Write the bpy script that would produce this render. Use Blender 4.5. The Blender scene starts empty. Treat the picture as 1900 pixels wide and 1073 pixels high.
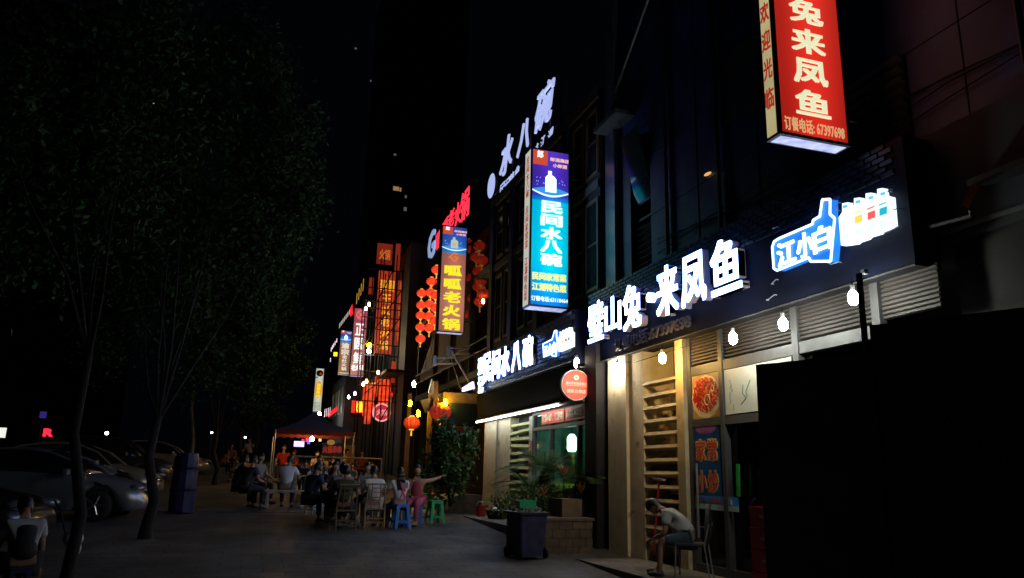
import bpy, bmesh, math, random
from mathutils import Matrix, Vector
random.seed(7)
R = math.radians
sc = bpy.context.scene
C = sc.collection

# ---------------------------------------------------------------- camera
FPX = 1425.0; EYE = 1.65
yaw, pitch, roll = R(18.027), R(13.664), R(1.3)
cf = Vector((math.sin(yaw)*math.cos(pitch), math.cos(yaw)*math.cos(pitch), math.sin(pitch)))
cr = Vector((math.cos(yaw), -math.sin(yaw), 0)); cu = cr.cross(cf)
cr, cu = (cr*math.cos(roll)+cu*math.sin(roll)), (cu*math.cos(roll)-cr*math.sin(roll))
cam = bpy.data.cameras.new('camera'); camo = bpy.data.objects.new('camera', cam); C.objects.link(camo)
cam.sensor_width = 36; cam.lens = 36*FPX/1900; cam.clip_end = 1500; cam.clip_start = .05
m = Matrix((cr, cu, -cf)).transposed().to_4x4(); m.translation = (0, 0, EYE); camo.matrix_world = m
sc.camera = camo
# ---------------------------------------------------------------- night sky and exposure
w = bpy.data.worlds.new('World'); sc.world = w; w.use_nodes = True
nt = w.node_tree; bg = nt.nodes['Background']; bg.inputs[0].default_value = (.35, .45, .8, 1); bg.inputs[1].default_value = .0017
sc.view_settings.view_transform = 'Standard'; sc.view_settings.look = 'None'
sc.view_settings.exposure = 0; sc.view_settings.gamma = 1
cy = sc.cycles; sc.render.engine = 'CYCLES'
cy.use_denoising = True; cy.sample_clamp_indirect = 3; cy.max_bounces = 6; cy.diffuse_bounces = 3; cy.glossy_bounces = 3
cy.transmission_bounces = 4; cy.transparent_max_bounces = 8; cy.caustics_reflective = False; cy.caustics_refractive = False

# ---------------------------------------------------------------- where a sight line meets a plane
def at(px, py, X=None, Y=None, Z=None):
    d = cf*FPX + cr*(px-950) + cu*(536.5-py)
    if X is not None: t = X/d.x
    elif Y is not None: t = Y/d.y
    else: t = (Z-EYE)/d.z
    return Vector((0, 0, EYE)) + d*t
def gz(y):
    return .07 if y < 8 else (.07+.045*(y-8) if y < 70 else 2.86)
def onG(px, py):
    lo = 5.0
    while lo < 120 and at(px, py, Y=lo).z > gz(lo): lo += .05
    p = at(px, py, Y=lo); p.z = gz(lo)
    return p

# ---------------------------------------------------------------- materials
MC = {}
def mat(name, col, rough=.7, metal=0, var=.25, scale=6, bump=.15, coat=0, spec=.5, alpha=None):
    if name in MC: return MC[name]
    mt = bpy.data.materials.new(name); mt.use_nodes = True; t = mt.node_tree; b = t.nodes['Principled BSDF']
    b.inputs['Roughness'].default_value = rough; b.inputs['Metallic'].default_value = metal
    b.inputs['Coat Weight'].default_value = coat; b.inputs['Specular IOR Level'].default_value = spec
    tc = t.nodes.new('ShaderNodeTexCoord'); n = t.nodes.new('ShaderNodeTexNoise'); n.inputs['Scale'].default_value = scale; n.inputs['Detail'].default_value = 6
    t.links.new(tc.outputs['Object'], n.inputs['Vector'])
    rp = t.nodes.new('ShaderNodeMapRange'); rp.inputs[1].default_value = .3; rp.inputs[2].default_value = .7
    rp.inputs[3].default_value = 1-var; rp.inputs[4].default_value = 1+var
    t.links.new(n.outputs['Fac'], rp.inputs[0])
    mx = t.nodes.new('ShaderNodeVectorMath'); mx.operation = 'SCALE'; mx.inputs[0].default_value = col
    t.links.new(rp.outputs[0], mx.inputs['Scale']); t.links.new(mx.outputs[0], b.inputs['Base Color'])
    if bump:
        n2 = t.nodes.new('ShaderNodeTexNoise'); n2.inputs['Scale'].default_value = scale*7; n2.inputs['Detail'].default_value = 4
        t.links.new(tc.outputs['Object'], n2.inputs['Vector'])
        bp = t.nodes.new('ShaderNodeBump'); bp.inputs['Strength'].default_value = bump; bp.inputs['Distance'].default_value = .02
        t.links.new(n2.outputs['Fac'], bp.inputs['Height']); t.links.new(bp.outputs[0], b.inputs['Normal'])
    MC[name] = mt; return mt
def emis(name, col, s, var=0, scale=2, base=None):
    if name in MC: return MC[name]
    mt = bpy.data.materials.new(name); mt.use_nodes = True; t = mt.node_tree; b = t.nodes['Principled BSDF']
    b.inputs['Base Color'].default_value = (*(base or [c*.5 for c in col]), 1); b.inputs['Roughness'].default_value = .5
    b.inputs['Emission Color'].default_value = (*col, 1); b.inputs['Emission Strength'].default_value = s
    if var:
        tc = t.nodes.new('ShaderNodeTexCoord'); n = t.nodes.new('ShaderNodeTexNoise'); n.inputs['Scale'].default_value = scale; n.inputs['Detail'].default_value = 1.5
        t.links.new(tc.outputs['Object'], n.inputs['Vector'])
        rp = t.nodes.new('ShaderNodeMapRange'); rp.inputs[1].default_value = .3; rp.inputs[2].default_value = .7
        rp.inputs[3].default_value = s*(1-var); rp.inputs[4].default_value = s*(1+var)
        t.links.new(n.outputs['Fac'], rp.inputs[0]); t.links.new(rp.outputs[0], b.inputs['Emission Strength'])
    MC[name] = mt; return mt
def glass(name, col=(.6, .8, .75), tr=.75, rough=.03):
    if name in MC: return MC[name]
    mt = bpy.data.materials.new(name); mt.use_nodes = True; t = mt.node_tree; t.nodes.clear()
    o = t.nodes.new('ShaderNodeOutputMaterial'); mx = t.nodes.new('ShaderNodeMixShader'); fr = t.nodes.new('ShaderNodeFresnel'); fr.inputs[0].default_value = 1.5
    tp = t.nodes.new('ShaderNodeBsdfTransparent'); tp.inputs[0].default_value = (*[c*tr for c in col], 1)
    gl = t.nodes.new('ShaderNodeBsdfGlossy'); gl.inputs['Roughness'].default_value = rough
    ge = t.nodes.new('ShaderNodeNewGeometry'); iv = t.nodes.new('ShaderNodeMath'); iv.operation = 'SUBTRACT'; iv.inputs[0].default_value = 1; t.links.new(ge.outputs['Backfacing'], iv.inputs[1])
    ml = t.nodes.new('ShaderNodeMath'); ml.operation = 'MULTIPLY'; t.links.new(fr.outputs[0], ml.inputs[0]); t.links.new(iv.outputs[0], ml.inputs[1])
    t.links.new(ml.outputs[0], mx.inputs[0]); t.links.new(tp.outputs[0], mx.inputs[1]); t.links.new(gl.outputs[0], mx.inputs[2]); t.links.new(mx.outputs[0], o.inputs[0])
    MC[name] = mt; return mt
def lightbox(name, stops, z0, z1, s, tube=.25, tubex=0, tw=.25):
    """backlit printed face: colours change with height (print), tubes behind make brighter columns"""
    mt = bpy.data.materials.new(name); mt.use_nodes = True; t = mt.node_tree; b = t.nodes['Principled BSDF']
    b.inputs['Roughness'].default_value = .3
    tc = t.nodes.new('ShaderNodeTexCoord'); sp = t.nodes.new('ShaderNodeSeparateXYZ'); t.links.new(tc.outputs['Object'], sp.inputs[0])
    rp = t.nodes.new('ShaderNodeMapRange'); rp.inputs[1].default_value = z0; rp.inputs[2].default_value = z1; t.links.new(sp.outputs['Z'], rp.inputs[0])
    cr_ = t.nodes.new('ShaderNodeValToRGB'); t.links.new(rp.outputs[0], cr_.inputs[0])
    e = cr_.color_ramp.elements
    while len(e) < len(stops): e.new(.5)
    for k, (p, c) in enumerate(stops): e[k].position = p; e[k].color = (*c, 1)
    t.links.new(cr_.outputs[0], b.inputs['Base Color']); t.links.new(cr_.outputs[0], b.inputs['Emission Color'])
    # brightness of the tubes through the face
    sb = t.nodes.new('ShaderNodeMath'); sb.operation = 'SUBTRACT'; t.links.new(sp.outputs['X'], sb.inputs[0]); sb.inputs[1].default_value = tubex
    ab = t.nodes.new('ShaderNodeMath'); ab.operation = 'ABSOLUTE'; t.links.new(sb.outputs[0], ab.inputs[0])
    r2 = t.nodes.new('ShaderNodeMapRange'); r2.interpolation_type = 'SMOOTHSTEP'; r2.inputs[1].default_value = 0; r2.inputs[2].default_value = tw; r2.inputs[3].default_value = s*(1+tube); r2.inputs[4].default_value = s*(1-tube)
    t.links.new(ab.outputs[0], r2.inputs[0]); t.links.new(r2.outputs[0], b.inputs['Emission Strength'])
    MC[name] = mt; return mt

# ---------------------------------------------------------------- objects
FR = {}
def tag(o, label=None, cat=None, group=None, kind=None):
    if label: o['label'] = label
    if cat: o['category'] = cat
    if group: o['group'] = group
    if kind: o['kind'] = kind
    return o
def thing(name, label, cat, loc=(0, 0, 0), rz=0, group=None, scale=1):
    o = bpy.data.objects.new(name, None); C.objects.link(o); o.location = loc; o.rotation_euler = (0, 0, rz); o.scale = (scale,)*3
    FR[o.name] = Matrix.Translation(loc) @ Matrix.Rotation(rz, 4, 'Z') @ Matrix.Scale(scale, 4)
    o.empty_display_size = .2
    return tag(o, label, cat, group)
def link(name, me, parent=None):
    o = bpy.data.objects.new(name, me); C.objects.link(o)
    if parent is not None: o.parent = parent; FR[o.name] = FR[parent.name]
    else: FR[o.name] = Matrix.Identity(4)
    return o
class MB:
    def __init__(s, world=False): s.v = []; s.f = []; s.mi = []; s.cur = 0; s.world = world
    def add(s, vs, fs):
        n = len(s.v); s.v += [Vector(q) for q in vs]; s.f += [tuple(i+n for i in q) for q in fs]; s.mi += [s.cur]*len(fs); return s
    def box(s, c, d, rz=0, M=None):
        x, y, z = d[0]/2, d[1]/2, d[2]/2
        vs = [Vector((i*x, j*y, k*z)) for i in (-1, 1) for j in (-1, 1) for k in (-1, 1)]
        M = M or Matrix.Rotation(rz, 4, 'Z')
        vs = [M @ q + Vector(c) for q in vs]
        return s.add(vs, [(0, 1, 3, 2), (4, 6, 7, 5), (0, 4, 5, 1), (2, 3, 7, 6), (0, 2, 6, 4), (1, 5, 7, 3)])
    def bx(s, a, b):
        return s.box([(a[i]+b[i])/2 for i in range(3)], [abs(b[i]-a[i]) for i in range(3)])
    def tube(s, p0, p1, r0, r1=None, n=8, caps=True):
        p0, p1 = Vector(p0), Vector(p1); r1 = r0 if r1 is None else r1
        d = (p1-p0)
        if d.length < 1e-6: return s
        d.normalize(); a = d.orthogonal().normalized(); b = d.cross(a)
        vs = []
        for p, r in ((p0, r0), (p1, r1)):
            for k in range(n):
                t = 2*math.pi*k/n; vs.append(p+a*math.cos(t)*r+b*math.sin(t)*r)
        fs = [(k, (k+1) % n, n+(k+1) % n, n+k) for k in range(n)]
        if caps: fs += [tuple(range(n-1, -1, -1)), tuple(range(n, 2*n))]
        return s.add(vs, fs)
    def path(s, pts, r0, r1=None, n=6):
        r1 = r0 if r1 is None else r1; k = len(pts)-1
        for i in range(k): s.tube(pts[i], pts[i+1], r0+(r1-r0)*i/k, r0+(r1-r0)*(i+1)/k, n)
        return s
    def loft(s, pts, rad, n=8):
        pts = [Vector(p) for p in pts]; vs = []; a = Vector((1, 0, 0))
        for i, p in enumerate(pts):
            d = (pts[min(i+1, len(pts)-1)]-pts[max(i-1, 0)]).normalized(); a = (a-d*a.dot(d))
            a = a.normalized() if a.length > .05 else d.orthogonal().normalized(); b = d.cross(a)
            for k in range(n): t = 2*math.pi*k/n; vs.append(p+(a*math.cos(t)+b*math.sin(t))*rad[i])
        return s.add(vs, [(i*n+k, i*n+(k+1) % n, (i+1)*n+(k+1) % n, (i+1)*n+k) for i in range(len(pts)-1) for k in range(n)]+[tuple(range(n-1, -1, -1)), tuple(range((len(pts)-1)*n, len(pts)*n))])
    def lathe(s, prof, c=(0, 0, 0), n=16, rib=0, M=None):
        vs = []; c = Vector(c)
        for r, z in prof:
            for k in range(n):
                t = 2*math.pi*k/n; q = r*(1-rib*(k % 2)); p = Vector((q*math.cos(t), q*math.sin(t), z))
                vs.append((M @ p if M else p)+c)
        fs = []
        for i in range(len(prof)-1):
            for k in range(n): fs.append((i*n+k, i*n+(k+1) % n, (i+1)*n+(k+1) % n, (i+1)*n+k))
        fs += [tuple(range(n-1, -1, -1)), tuple(range((len(prof)-1)*n, len(prof)*n))]
        return s.add(vs, fs)
    def ball(s, c, r, n=12, m=8, M=None):
        r = (r, r, r) if isinstance(r, (int, float)) else r
        prof = [(max(1e-4, math.sin(math.pi*i/m)), -math.cos(math.pi*i/m)) for i in range(m+1)]
        S = Matrix.Diagonal((*r, 1))
        return s.lathe(prof, c, n, M=(M @ S if M else S))
    def poly(s, pts, nrm):
        """flat outline with depth: pts front outline, nrm = vector to the back"""
        n = len(pts); nrm = Vector(nrm); vs = [Vector(p) for p in pts]+[Vector(p)+nrm for p in pts]
        fs = [tuple(range(n)), tuple(range(2*n-1, n-1, -1))]+[(k, n+k, n+(k+1) % n, (k+1) % n) for k in range(n)]
        return s.add(vs, fs)
    def quad(s, a, b, c, d): return s.add([a, b, c, d], [(0, 1, 2, 3)])
    def mesh(s, name, mats, smooth=False, inv=None):
        me = bpy.data.meshes.new(name); me.from_pydata([(inv @ q if inv else q) for q in s.v], [], s.f)
        mats = mats if isinstance(mats, (list, tuple)) else [mats]
        for q in mats: me.materials.append(q)
        if len(mats) > 1: me.polygons.foreach_set('material_index', s.mi)
        if smooth: me.polygons.foreach_set('use_smooth', [True]*len(me.polygons))
        bm = bmesh.new(); bm.from_mesh(me); bmesh.ops.recalc_face_normals(bm, faces=bm.faces); bm.to_mesh(me); bm.free()
        return me
    def build(s, name, mats, parent=None, smooth=False, label=None, cat=None, group=None, kind=None, bevel=0):
        inv = FR[parent.name].inverted() if (parent is not None and s.world) else None
        o = link(name, s.mesh(name, mats, smooth, inv), parent)
        if bevel:
            bv = o.modifiers.new('b', 'BEVEL'); bv.width = bevel; bv.segments = 2; bv.limit_method = 'ANGLE'
        return tag(o, label, cat, group, kind)
def W(): return MB(True)
def copy_tree(o, parent=None):
    c = o.copy(); C.objects.link(c); c.parent = parent
    for ch in [q for q in C.objects if q.parent == o]: copy_tree(ch, c)
    return c
def struct(name, mb, m, **k): return mb.build(name, m, None, kind='structure', **k)

# ---------------------------------------------------------------- lettering
GC = {}
def gmesh(s, bold, depth):
    k = s
    if k not in GC:
        cu_ = bpy.data.curves.new('t', 'FONT'); cu_.body = s; cu_.extrude = .5; cu_.resolution_u = 2
        ob = bpy.data.objects.new('t', cu_); me = bpy.data.meshes.new_from_object(ob); bpy.data.objects.remove(ob)
        xs = [v.co.x for v in me.vertices]; ys = [v.co.y for v in me.vertices]
        GC[k] = ([(v.co.x, v.co.y, v.co.z) for v in me.vertices], [tuple(p.vertices) for p in me.polygons], (min(xs), max(xs), min(ys), max(ys)))
    return GC[k]
def glyphs(mb, s, O, ux, uz, w_, h, depth=.01, bold=.012, shear=0):
    """string s fitted to a w_ x h box centred on O; stands depth proud of the plane (front = ux x uz)"""
    vs, fs, (x0, x1, y0, y1) = gmesh(s, bold, depth)
    n = Vector(ux).cross(Vector(uz)).normalized(); ux = Vector(ux).normalized(); uz = Vector(uz).normalized(); O = Vector(O)
    # heavier strokes: a few copies of the outline shifted by a fraction of a character, each a hair behind the last
    shifts = [(0, 0)] if bold <= 0 else ([(0, 0), (bold, bold*.6), (-bold, bold*.6), (bold, -bold*.6), (-bold, -bold*.6)] if bold > .012 else [(bold, 0), (-bold, 0)])
    em = y1-y0; q = max(.0007, depth*.02)
    for j, (bx_, by_) in enumerate(shifts):
        out = []
        for x, y, z in vs:
            u = ((x+bx_-x0)/(x1-x0)-.5)*w_; v = ((y+by_-y0)/(y1-y0)-.5)*h
            out.append(O+ux*(u+shear*v)+uz*v+n*(depth*(z+.5)-q*j))
        mb.add(out, fs)
    return mb
def column(mb, s, O, ux, uz, cw, pitch_, depth=.01, bold=.02, ch=.92):
    """characters of s one under the other, the first centred on O"""
    for k, c in enumerate(s):
        if c == ' ': continue
        glyphs(mb, c, Vector(O)-Vector(uz)*pitch_*k, ux, uz, cw, pitch_*ch, depth, bold)
    return mb
FX, FZ = Vector((0, -1, 0)), Vector((0, 0, 1))       # axes of a shop front that faces the street (-X)
PX = Vector((1, 0, 0))                               # axis of a sign that sticks out towards the street and faces the camera (-Y)
# ================================================================ ground
asphalt = mat('worn_paving', (.085, .085, .08), .62, var=.45, scale=1.3, bump=.35)
def paving(name, dark, tile):
    mt = mat(name, dark, .6, var=.6, scale=.9, bump=.5); t = mt.node_tree; b = t.nodes['Principled BSDF']
    br = t.nodes.new('ShaderNodeTexBrick'); br.inputs['Scale'].default_value = 1; br.inputs['Brick Width'].default_value = tile; br.inputs['Row Height'].default_value = tile*.5
    br.inputs['Mortar Size'].default_value = .012; br.inputs['Color1'].default_value = (1, 1, 1, 1); br.inputs['Color2'].default_value = (.78, .78, .78, 1); br.inputs['Mortar'].default_value = (.35, .35, .35, 1)
    tc = t.nodes.new('ShaderNodeTexCoord'); t.links.new(tc.outputs['Object'], br.inputs['Vector'])
    src = b.inputs['Base Color'].links[0].from_socket; mx = t.nodes.new('ShaderNodeVectorMath'); mx.operation = 'MULTIPLY'
    t.links.new(src, mx.inputs[0]); t.links.new(br.outputs['Color'], mx.inputs[1]); t.links.new(mx.outputs[0], b.inputs['Base Color'])
    # a few wet or stained patches, smoother than the rest
    n = t.nodes.new('ShaderNodeTexNoise'); n.inputs['Scale'].default_value = .55; n.inputs['Detail'].default_value = 7; t.links.new(tc.outputs['Object'], n.inputs['Vector'])
    r = t.nodes.new('ShaderNodeMapRange'); r.inputs[1].default_value = .52; r.inputs[2].default_value = .6; r.inputs[3].default_value = .78; r.inputs[4].default_value = .6
    t.links.new(n.outputs['Fac'], r.inputs[0]); t.links.new(r.outputs[0], b.inputs['Roughness'])
    return mt
pave = paving('paving_slabs', (.08, .082, .072), .6)
g = MB(); ys = [-40, 0, 8, 14, 20, 30, 45, 70, 400]
for a, b in zip(ys, ys[1:]): g.quad((-6.9, a, gz(a)), (60, a, gz(a)), (60, b, gz(b)), (-6.9, b, gz(b)))
struct('pavement', g, pave)
g = MB()
for a, b in zip(ys, ys[1:]): g.quad((-150, a, gz(a)-.13), (-6.8, a, gz(a)-.13), (-6.8, b, gz(b)-.13), (-150, b, gz(b)-.13))
struct('road', g, asphalt)
g = MB()
for a, b in zip(ys, ys[1:]):
    for (x0, x1) in ((-7.05, -6.9),):
        vs = [(x, y, gz(y)+dz) for y in (a, b) for x in (x0, x1) for dz in (-.2, .004)]
        g.add(vs, [(0, 1, 3, 2), (4, 6, 7, 5), (0, 4, 5, 1), (2, 3, 7, 6), (1, 5, 7, 3), (0, 2, 6, 4)])
struct('kerb', g, mat('kerb_stone', (.2, .2, .19), .8))
conc = mat('concrete_step', (.16, .16, .145), .7, var=.35, scale=2, bump=.3)
struct('shop_step', W().bx((5.42, 3, -.3), (12, 12.75, .30)), paving('step_tiles', (.2, .18, .15), .5))
struct('shop_step', W().bx((5.3, 14.9, 0), (12, 19.9, .62)), conc)
# low manhole kerbs and cracks read as long joints across the pavement
g = MB()
for y in (20.6,): g.box((1.2, y, gz(y)+.003), (8.4, .012, .004))
struct('expansion_joint', g, mat('joint', (.03, .03, .03), .9))

# ================================================================ materials for buildings
plaster = mat('cream_plaster', (.62, .57, .47), .85, var=.14, scale=3, bump=.25)
def dirty(name, col, dirt, thr=.6):
    mt = mat(name, col, .85, var=.12, scale=4, bump=.25); t = mt.node_tree; b = t.nodes['Principled BSDF']
    tc = t.nodes.new('ShaderNodeTexCoord'); n = t.nodes.new('ShaderNodeTexNoise'); n.inputs['Scale'].default_value = 2.2; n.inputs['Detail'].default_value = 9
    t.links.new(tc.outputs['Object'], n.inputs['Vector'])
    r = t.nodes.new('ShaderNodeMapRange'); r.inputs[1].default_value = thr; r.inputs[2].default_value = thr+.06; t.links.new(n.outputs['Fac'], r.inputs[0])
    mx = t.nodes.new('ShaderNodeMix'); mx.data_type = 'RGBA'; t.links.new(r.outputs[0], mx.inputs[0])
    t.links.new(b.inputs['Base Color'].links[0].from_socket, mx.inputs[6]); mx.inputs[7].default_value = (*dirt, 1); t.links.new(mx.outputs[2], b.inputs['Base Color'])
    return mt
pier_m = dirty('pier_plaster', (.78, .69, .52), (.36, .28, .18), .63)
cladding = mat('dark_cladding', (.03, .055, .2), .5, var=.5, scale=1.4, bump=.15)
dark_wall = mat('dark_wall', (.06, .065, .08), .8, var=.3, scale=1, bump=.2)
steel = mat('dull_steel', (.35, .35, .36), .45, .6, var=.2)
frame_m = mat('grey_frame', (.085, .085, .09), .5, .2, var=.15)
darkmetal = mat('dark_metal', (.05, .05, .055), .5, .5, var=.2)
blackm = mat('black_paint', (.018, .018, .022), .7, var=.2, bump=.05, spec=.15)
shutter_m = mat('brown_shutter', (.042, .034, .032), .65, .05, var=.18, scale=3)
wood_cream = mat('cream_wood', (.62, .5, .3), .7, var=.15, scale=5)
greenwood = mat('olive_slat_paint', (.5, .52, .28), .7, var=.15)
stone_m = mat('planter_stone', (.14, .1, .065), .75, var=.35, scale=5, bump=.3)
red_plastic = mat('red_plastic', (.5, .02, .03), .4, var=.1, bump=0)
blue_plastic = mat('blue_plastic', (.03, .2, .62), .4, var=.08, bump=0)
green_plastic = mat('green_plastic', (.02, .42, .16), .4, var=.08, bump=0)
navy_plastic = mat('navy_plastic', (.032, .034, .09), .6, var=.5, bump=0)
LET = emis('white_blue_letter_glow', (.28, .46, 1.0), 11)
LETS = mat('letter_return_acrylic', (.55, .5, .6), .3, var=.02, bump=0)
ROOFL = emis('roof_letter_glow', (.5, .58, 1.0), .85)
warm = emis('warm_bulb_glow', (1, .52, .0016), 240)
golden = emis('golden_bulb_glow', (1, .6, .17), 230)
cool = emis('cool_bulb_glow', (.95, 1, .88), 170)
far_warm = emis('far_warm_glow', (1, .6, .2), 40)
far_cool = emis('far_cool_glow', (.9, 1, .9), 30)
tube_m = emis('tube_glow', (.95, 1, .92), 22)

# ================================================================ corner shop: piers, slatted window, glass front, upper wall
sh = thing('shop_building', 'dark clad shop with cream piers and shuttered glass front under the largest white letters', 'building', (6.5, 13.8, .3))
W().bx((6.5, 12.98, .05), (7.2, 13.76, 4.1)).build('pier', pier_m, sh)
W().bx((6.56, 12.42, .05), (7.2, 12.976, 4.1)).build('pier', pier_m, sh)
W().bx((6.53, 10.98, .3), (6.8, 11.22, 4.1)).build('post', wood_cream, sh)
W().bx((6.36, 14.0, .3), (6.8, 14.55, 4.3)).build('post', blackm, sh)
# slatted opening: back wall, side reveals, fourteen slats
W().bx((7.25, 11.0, .3), (7.4, 12.5, 4.1)).build('recess_wall', plaster, sh)
W().bx((6.8, 10.9, .3), (7.25, 11.0, 4.1)).build('recess_wall', plaster, sh)
slat0 = None
for k in range(13):
    z = .62+k*.222
    s_ = W().box((6.62, 11.82, z), (.12, 1.19, .055), M=Matrix.Rotation(R(18 if k % 5 else 25), 4, 'Y')).build('slat', wood_cream, sh)
for yy in (12.35,): 
    for k in range(12):
        W().box((6.85, yy-.02, .7+k*.222), (.42, .05, .05), M=Matrix.Rotation(R(-28), 4, 'Y')).build('side_batten', wood_cream, sh)
# glass front
def frame_part(y0, y1, z0, z1, x=6.6, d=.1): return W().bx((x, y1, z0), (x+d, y0, z1)).build('frame_bar', frame_m, sh)
verts_y = [(10.94, .14), (10.02, .1), (8.28, .12), (6.86, .12)]
for y, wd in verts_y: frame_part(y+wd/2, y-wd/2, .3, 4.2)
frame_part(10.87, 6.92, 3.27, 3.42, x=6.61, d=.08); frame_part(10.87, 6.92, 2.46, 2.58, x=6.61, d=.08); frame_part(10.87, 6.92, .3, .42, x=6.61, d=.08)
for y0, y1 in ((10.87, 10.07), (9.97, 8.34), (8.22, 6.92), (6.78, 6.0)):
    n = 16 
    for k in range(n):
        z = 3.45+k*.052
        W().add([(6.66, y0, z), (6.66, y1, z), (6.63, y1, z+.014), (6.63, y0, z+.014), (6.63, y0, z+.040), (6.63, y1, z+.040), (6.66, y1, z+.051), (6.66, y0, z+.051)],
                [(0, 1, 2, 3), (3, 2, 5, 4), (4, 5, 6, 7), (0, 7, 6, 1)]).build('shutter_slat', shutter_m, sh)
pane_m = glass('shop_glass', (.55, .7, .65), .5)
for y0, y1 in ((10.87, 10.07), (9.97, 8.34), (8.22, 6.92)):
    W().bx((6.71, y1, .42), (6.718, y0, 2.46)).build('pane', pane_m, sh)
for y0, y1 in ((9.97, 8.34), (8.22, 6.92)): W().bx((6.71, y1, 2.58), (6.718, y0, 3.27)).build('pane', pane_m, sh)
# dim room behind the glass
room = mat('room_paint', (.16, .18, .16), .8)
W().bx((10.9, 3, .3), (11, 11.0, 4.2)).bx((6.8, 10.86, .3), (10.9, 10.895, 4.2)).bx((6.8, 3.5, 4.25), (11, 11, 4.3)).build('room_wall', room, sh)
# upper storey wall with joints and openings
UX = 6.9
uw = W().bx((UX, -2, 5.45), (UX+.4, 12.6, 22)).bx((UX, 13.45, 5.45), (UX+.4, 14.55, 22)).bx((UX, 12.6, 8.6), (UX+.4, 13.45, 22))
uw.build('upper_wall', cladding, sh)
W().bx((UX+.35, 12.5, 5.3), (UX+.45, 13.6, 8.7)).build('recess_wall', dark_wall, sh)
W().bx((6.82, -2, 4.16), (7.3, 14.55, 5.45)).build('lintel_wall', dark_wall, sh)
W().bx((6.9, 2.2, .3), (7.3, 6.0, 4.16)).build('side_wall', mat('stained_side_wall', (.035, .032, .034), .8, var=.4, scale=2), sh)
for k in range(9):                                        # cladding joints
    W().bx((UX-.006, -2, 6.6+k*1.25), (UX, 12.6, 6.612+k*1.25)).build('joint', blackm, sh)
for y in (10.9, 9.2, 7.4, 5.6, 3.8, 2.0): W().bx((UX-.006, y, 5.45), (UX-.001, y+.014, 22)).build('joint', blackm, sh)
W().bx((UX-.12, 13.95, 5.45), (UX, 14.4, 22)).build('pilaster', mat('glazed_tile', (.12, .16, .2), .25, var=.3, scale=2), sh)
# tilted open window and louvres in the recess
wn = link('window', W().bx((UX+.1, 12.62, 6.7), (UX+.14, 12.68, 8.55)).bx((UX+.1, 13.38, 6.7), (UX+.14, 13.44, 8.55)).bx((UX+.1, 12.68, 7.05), (UX+.14, 13.38, 7.1)).bx((UX+.1, 12.68, 6.7), (UX+.14, 13.38, 6.75)).mesh('window', [darkmetal], inv=FR[sh.name].inverted()), sh)
mir = mat('reflecting_glass', (.03, .05, .06), .08, var=.1, bump=0, spec=1)
MB().add([FR[sh.name].inverted() @ Vector(q) for q in ((UX+.1, 12.68, 7.1), (UX+.1, 13.38, 7.1), (UX-.25, 13.38, 8.5), (UX-.25, 12.68, 8.5), (UX+.12, 12.68, 7.1), (UX+.12, 13.38, 7.1), (UX-.23, 13.38, 8.5), (UX-.23, 12.68, 8.5))],
         [(0, 1, 2, 3), (4, 7, 6, 5), (0, 4, 5, 1), (1, 5, 6, 2), (2, 6, 7, 3), (3, 7, 4, 0)]).build('pane', mir, wn)
for k in range(7): W().box((UX+.12, 13.0, 5.75+k*.13), (.1, .8, .02), M=Matrix.Rotation(R(35), 4, 'Y')).build('louvre_slat', frame_m, sh)
# louvred vent above the right half of the signboard
W().bx((UX-.03, 6.35, 5.5), (UX, 8.3, 6.6)).build('vent_back', blackm, sh)
for k in range(8): W().box((UX-.07, 7.3, 5.58+k*.14), (.1, 1.9, .02), M=Matrix.Rotation(R(35), 4, 'Y')).build('louvre_slat', frame_m, sh)
# thin canopy ledge and conduit high on the wall
W().bx((UX-.45, 13.2, 9.0), (UX, 14.3, 9.1)).build('canopy', mat('pale_canopy', (.1, .11, .13), .7), sh)
W().path([(UX-.06, 14.2, 8.6), (UX-.3, 13.7, 9.5), (UX-.1, 13.3, 8.4)], .015).path([(UX-.08, 14.3, 9.6), (UX-.08, 9.0, 14.0)], .03).build('conduit', steel, sh)
for y_, z0_ in ((11.9, 5.5), (10.2, 5.5), (4.9, 5.0)): W().tube((UX-.05, y_, z0_), (UX-.05, y_, 16), .035, n=8).build('drainpipe', darkmetal, sh)
for k in range(4):
    pts_ = [Vector((UX-.04, 12.3-j*1.3, 5.75+k*.09+.12*math.sin(j*1.3+k))) for j in range(9)]
    W().path(pts_, .009, n=5).build('cable', blackm, sh)
for y_, z_ in ((9.6, 7.9), (3.9, 7.4)):
    W().bx((UX-.02, y_-.5, z_-.6), (UX, y_+.5, z_+.6)).build('window_frame', frame_m, sh)
W().bx((UX-.3, -2, 4.6), (UX, 5.5, 4.66)).build('string_course', darkmetal, sh)

# things inside and on the front
ac = thing('air_conditioner', 'cream floor-standing air conditioner behind the slats beside the pier', 'air conditioner', (7.1, 11.9, .3))
W().bx((6.95, 11.6, .31), (7.22, 12.2, 2.2)).build('cabinet', mat('ac_cream', (.5, .48, .42), .5, var=.08), ac)
W().bx((6.94, 11.65, 1.75), (6.95, 12.15, 1.8)).bx((6.94, 11.65, 1.25), (6.95, 12.15, 1.4)).build('vent', blackm, ac)
oc = thing('air_conditioner', 'pale wall-mounted air conditioner with green display high behind the slats', 'air conditioner', (7.1, 11.7, 3.0))
W().bx((6.98, 11.3, 2.82), (7.24, 12.2, 3.12)).build('cabinet', MC['ac_cream'], oc, bevel=.02)
W().bx((6.965, 11.35, 2.84), (6.98, 12.15, 2.88)).build('vent', blackm, oc)
W().bx((6.972, 11.5, 2.98), (6.98, 11.68, 3.02)).build('display', emis('green_display', (.1, 1, .4), .8), oc)

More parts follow.
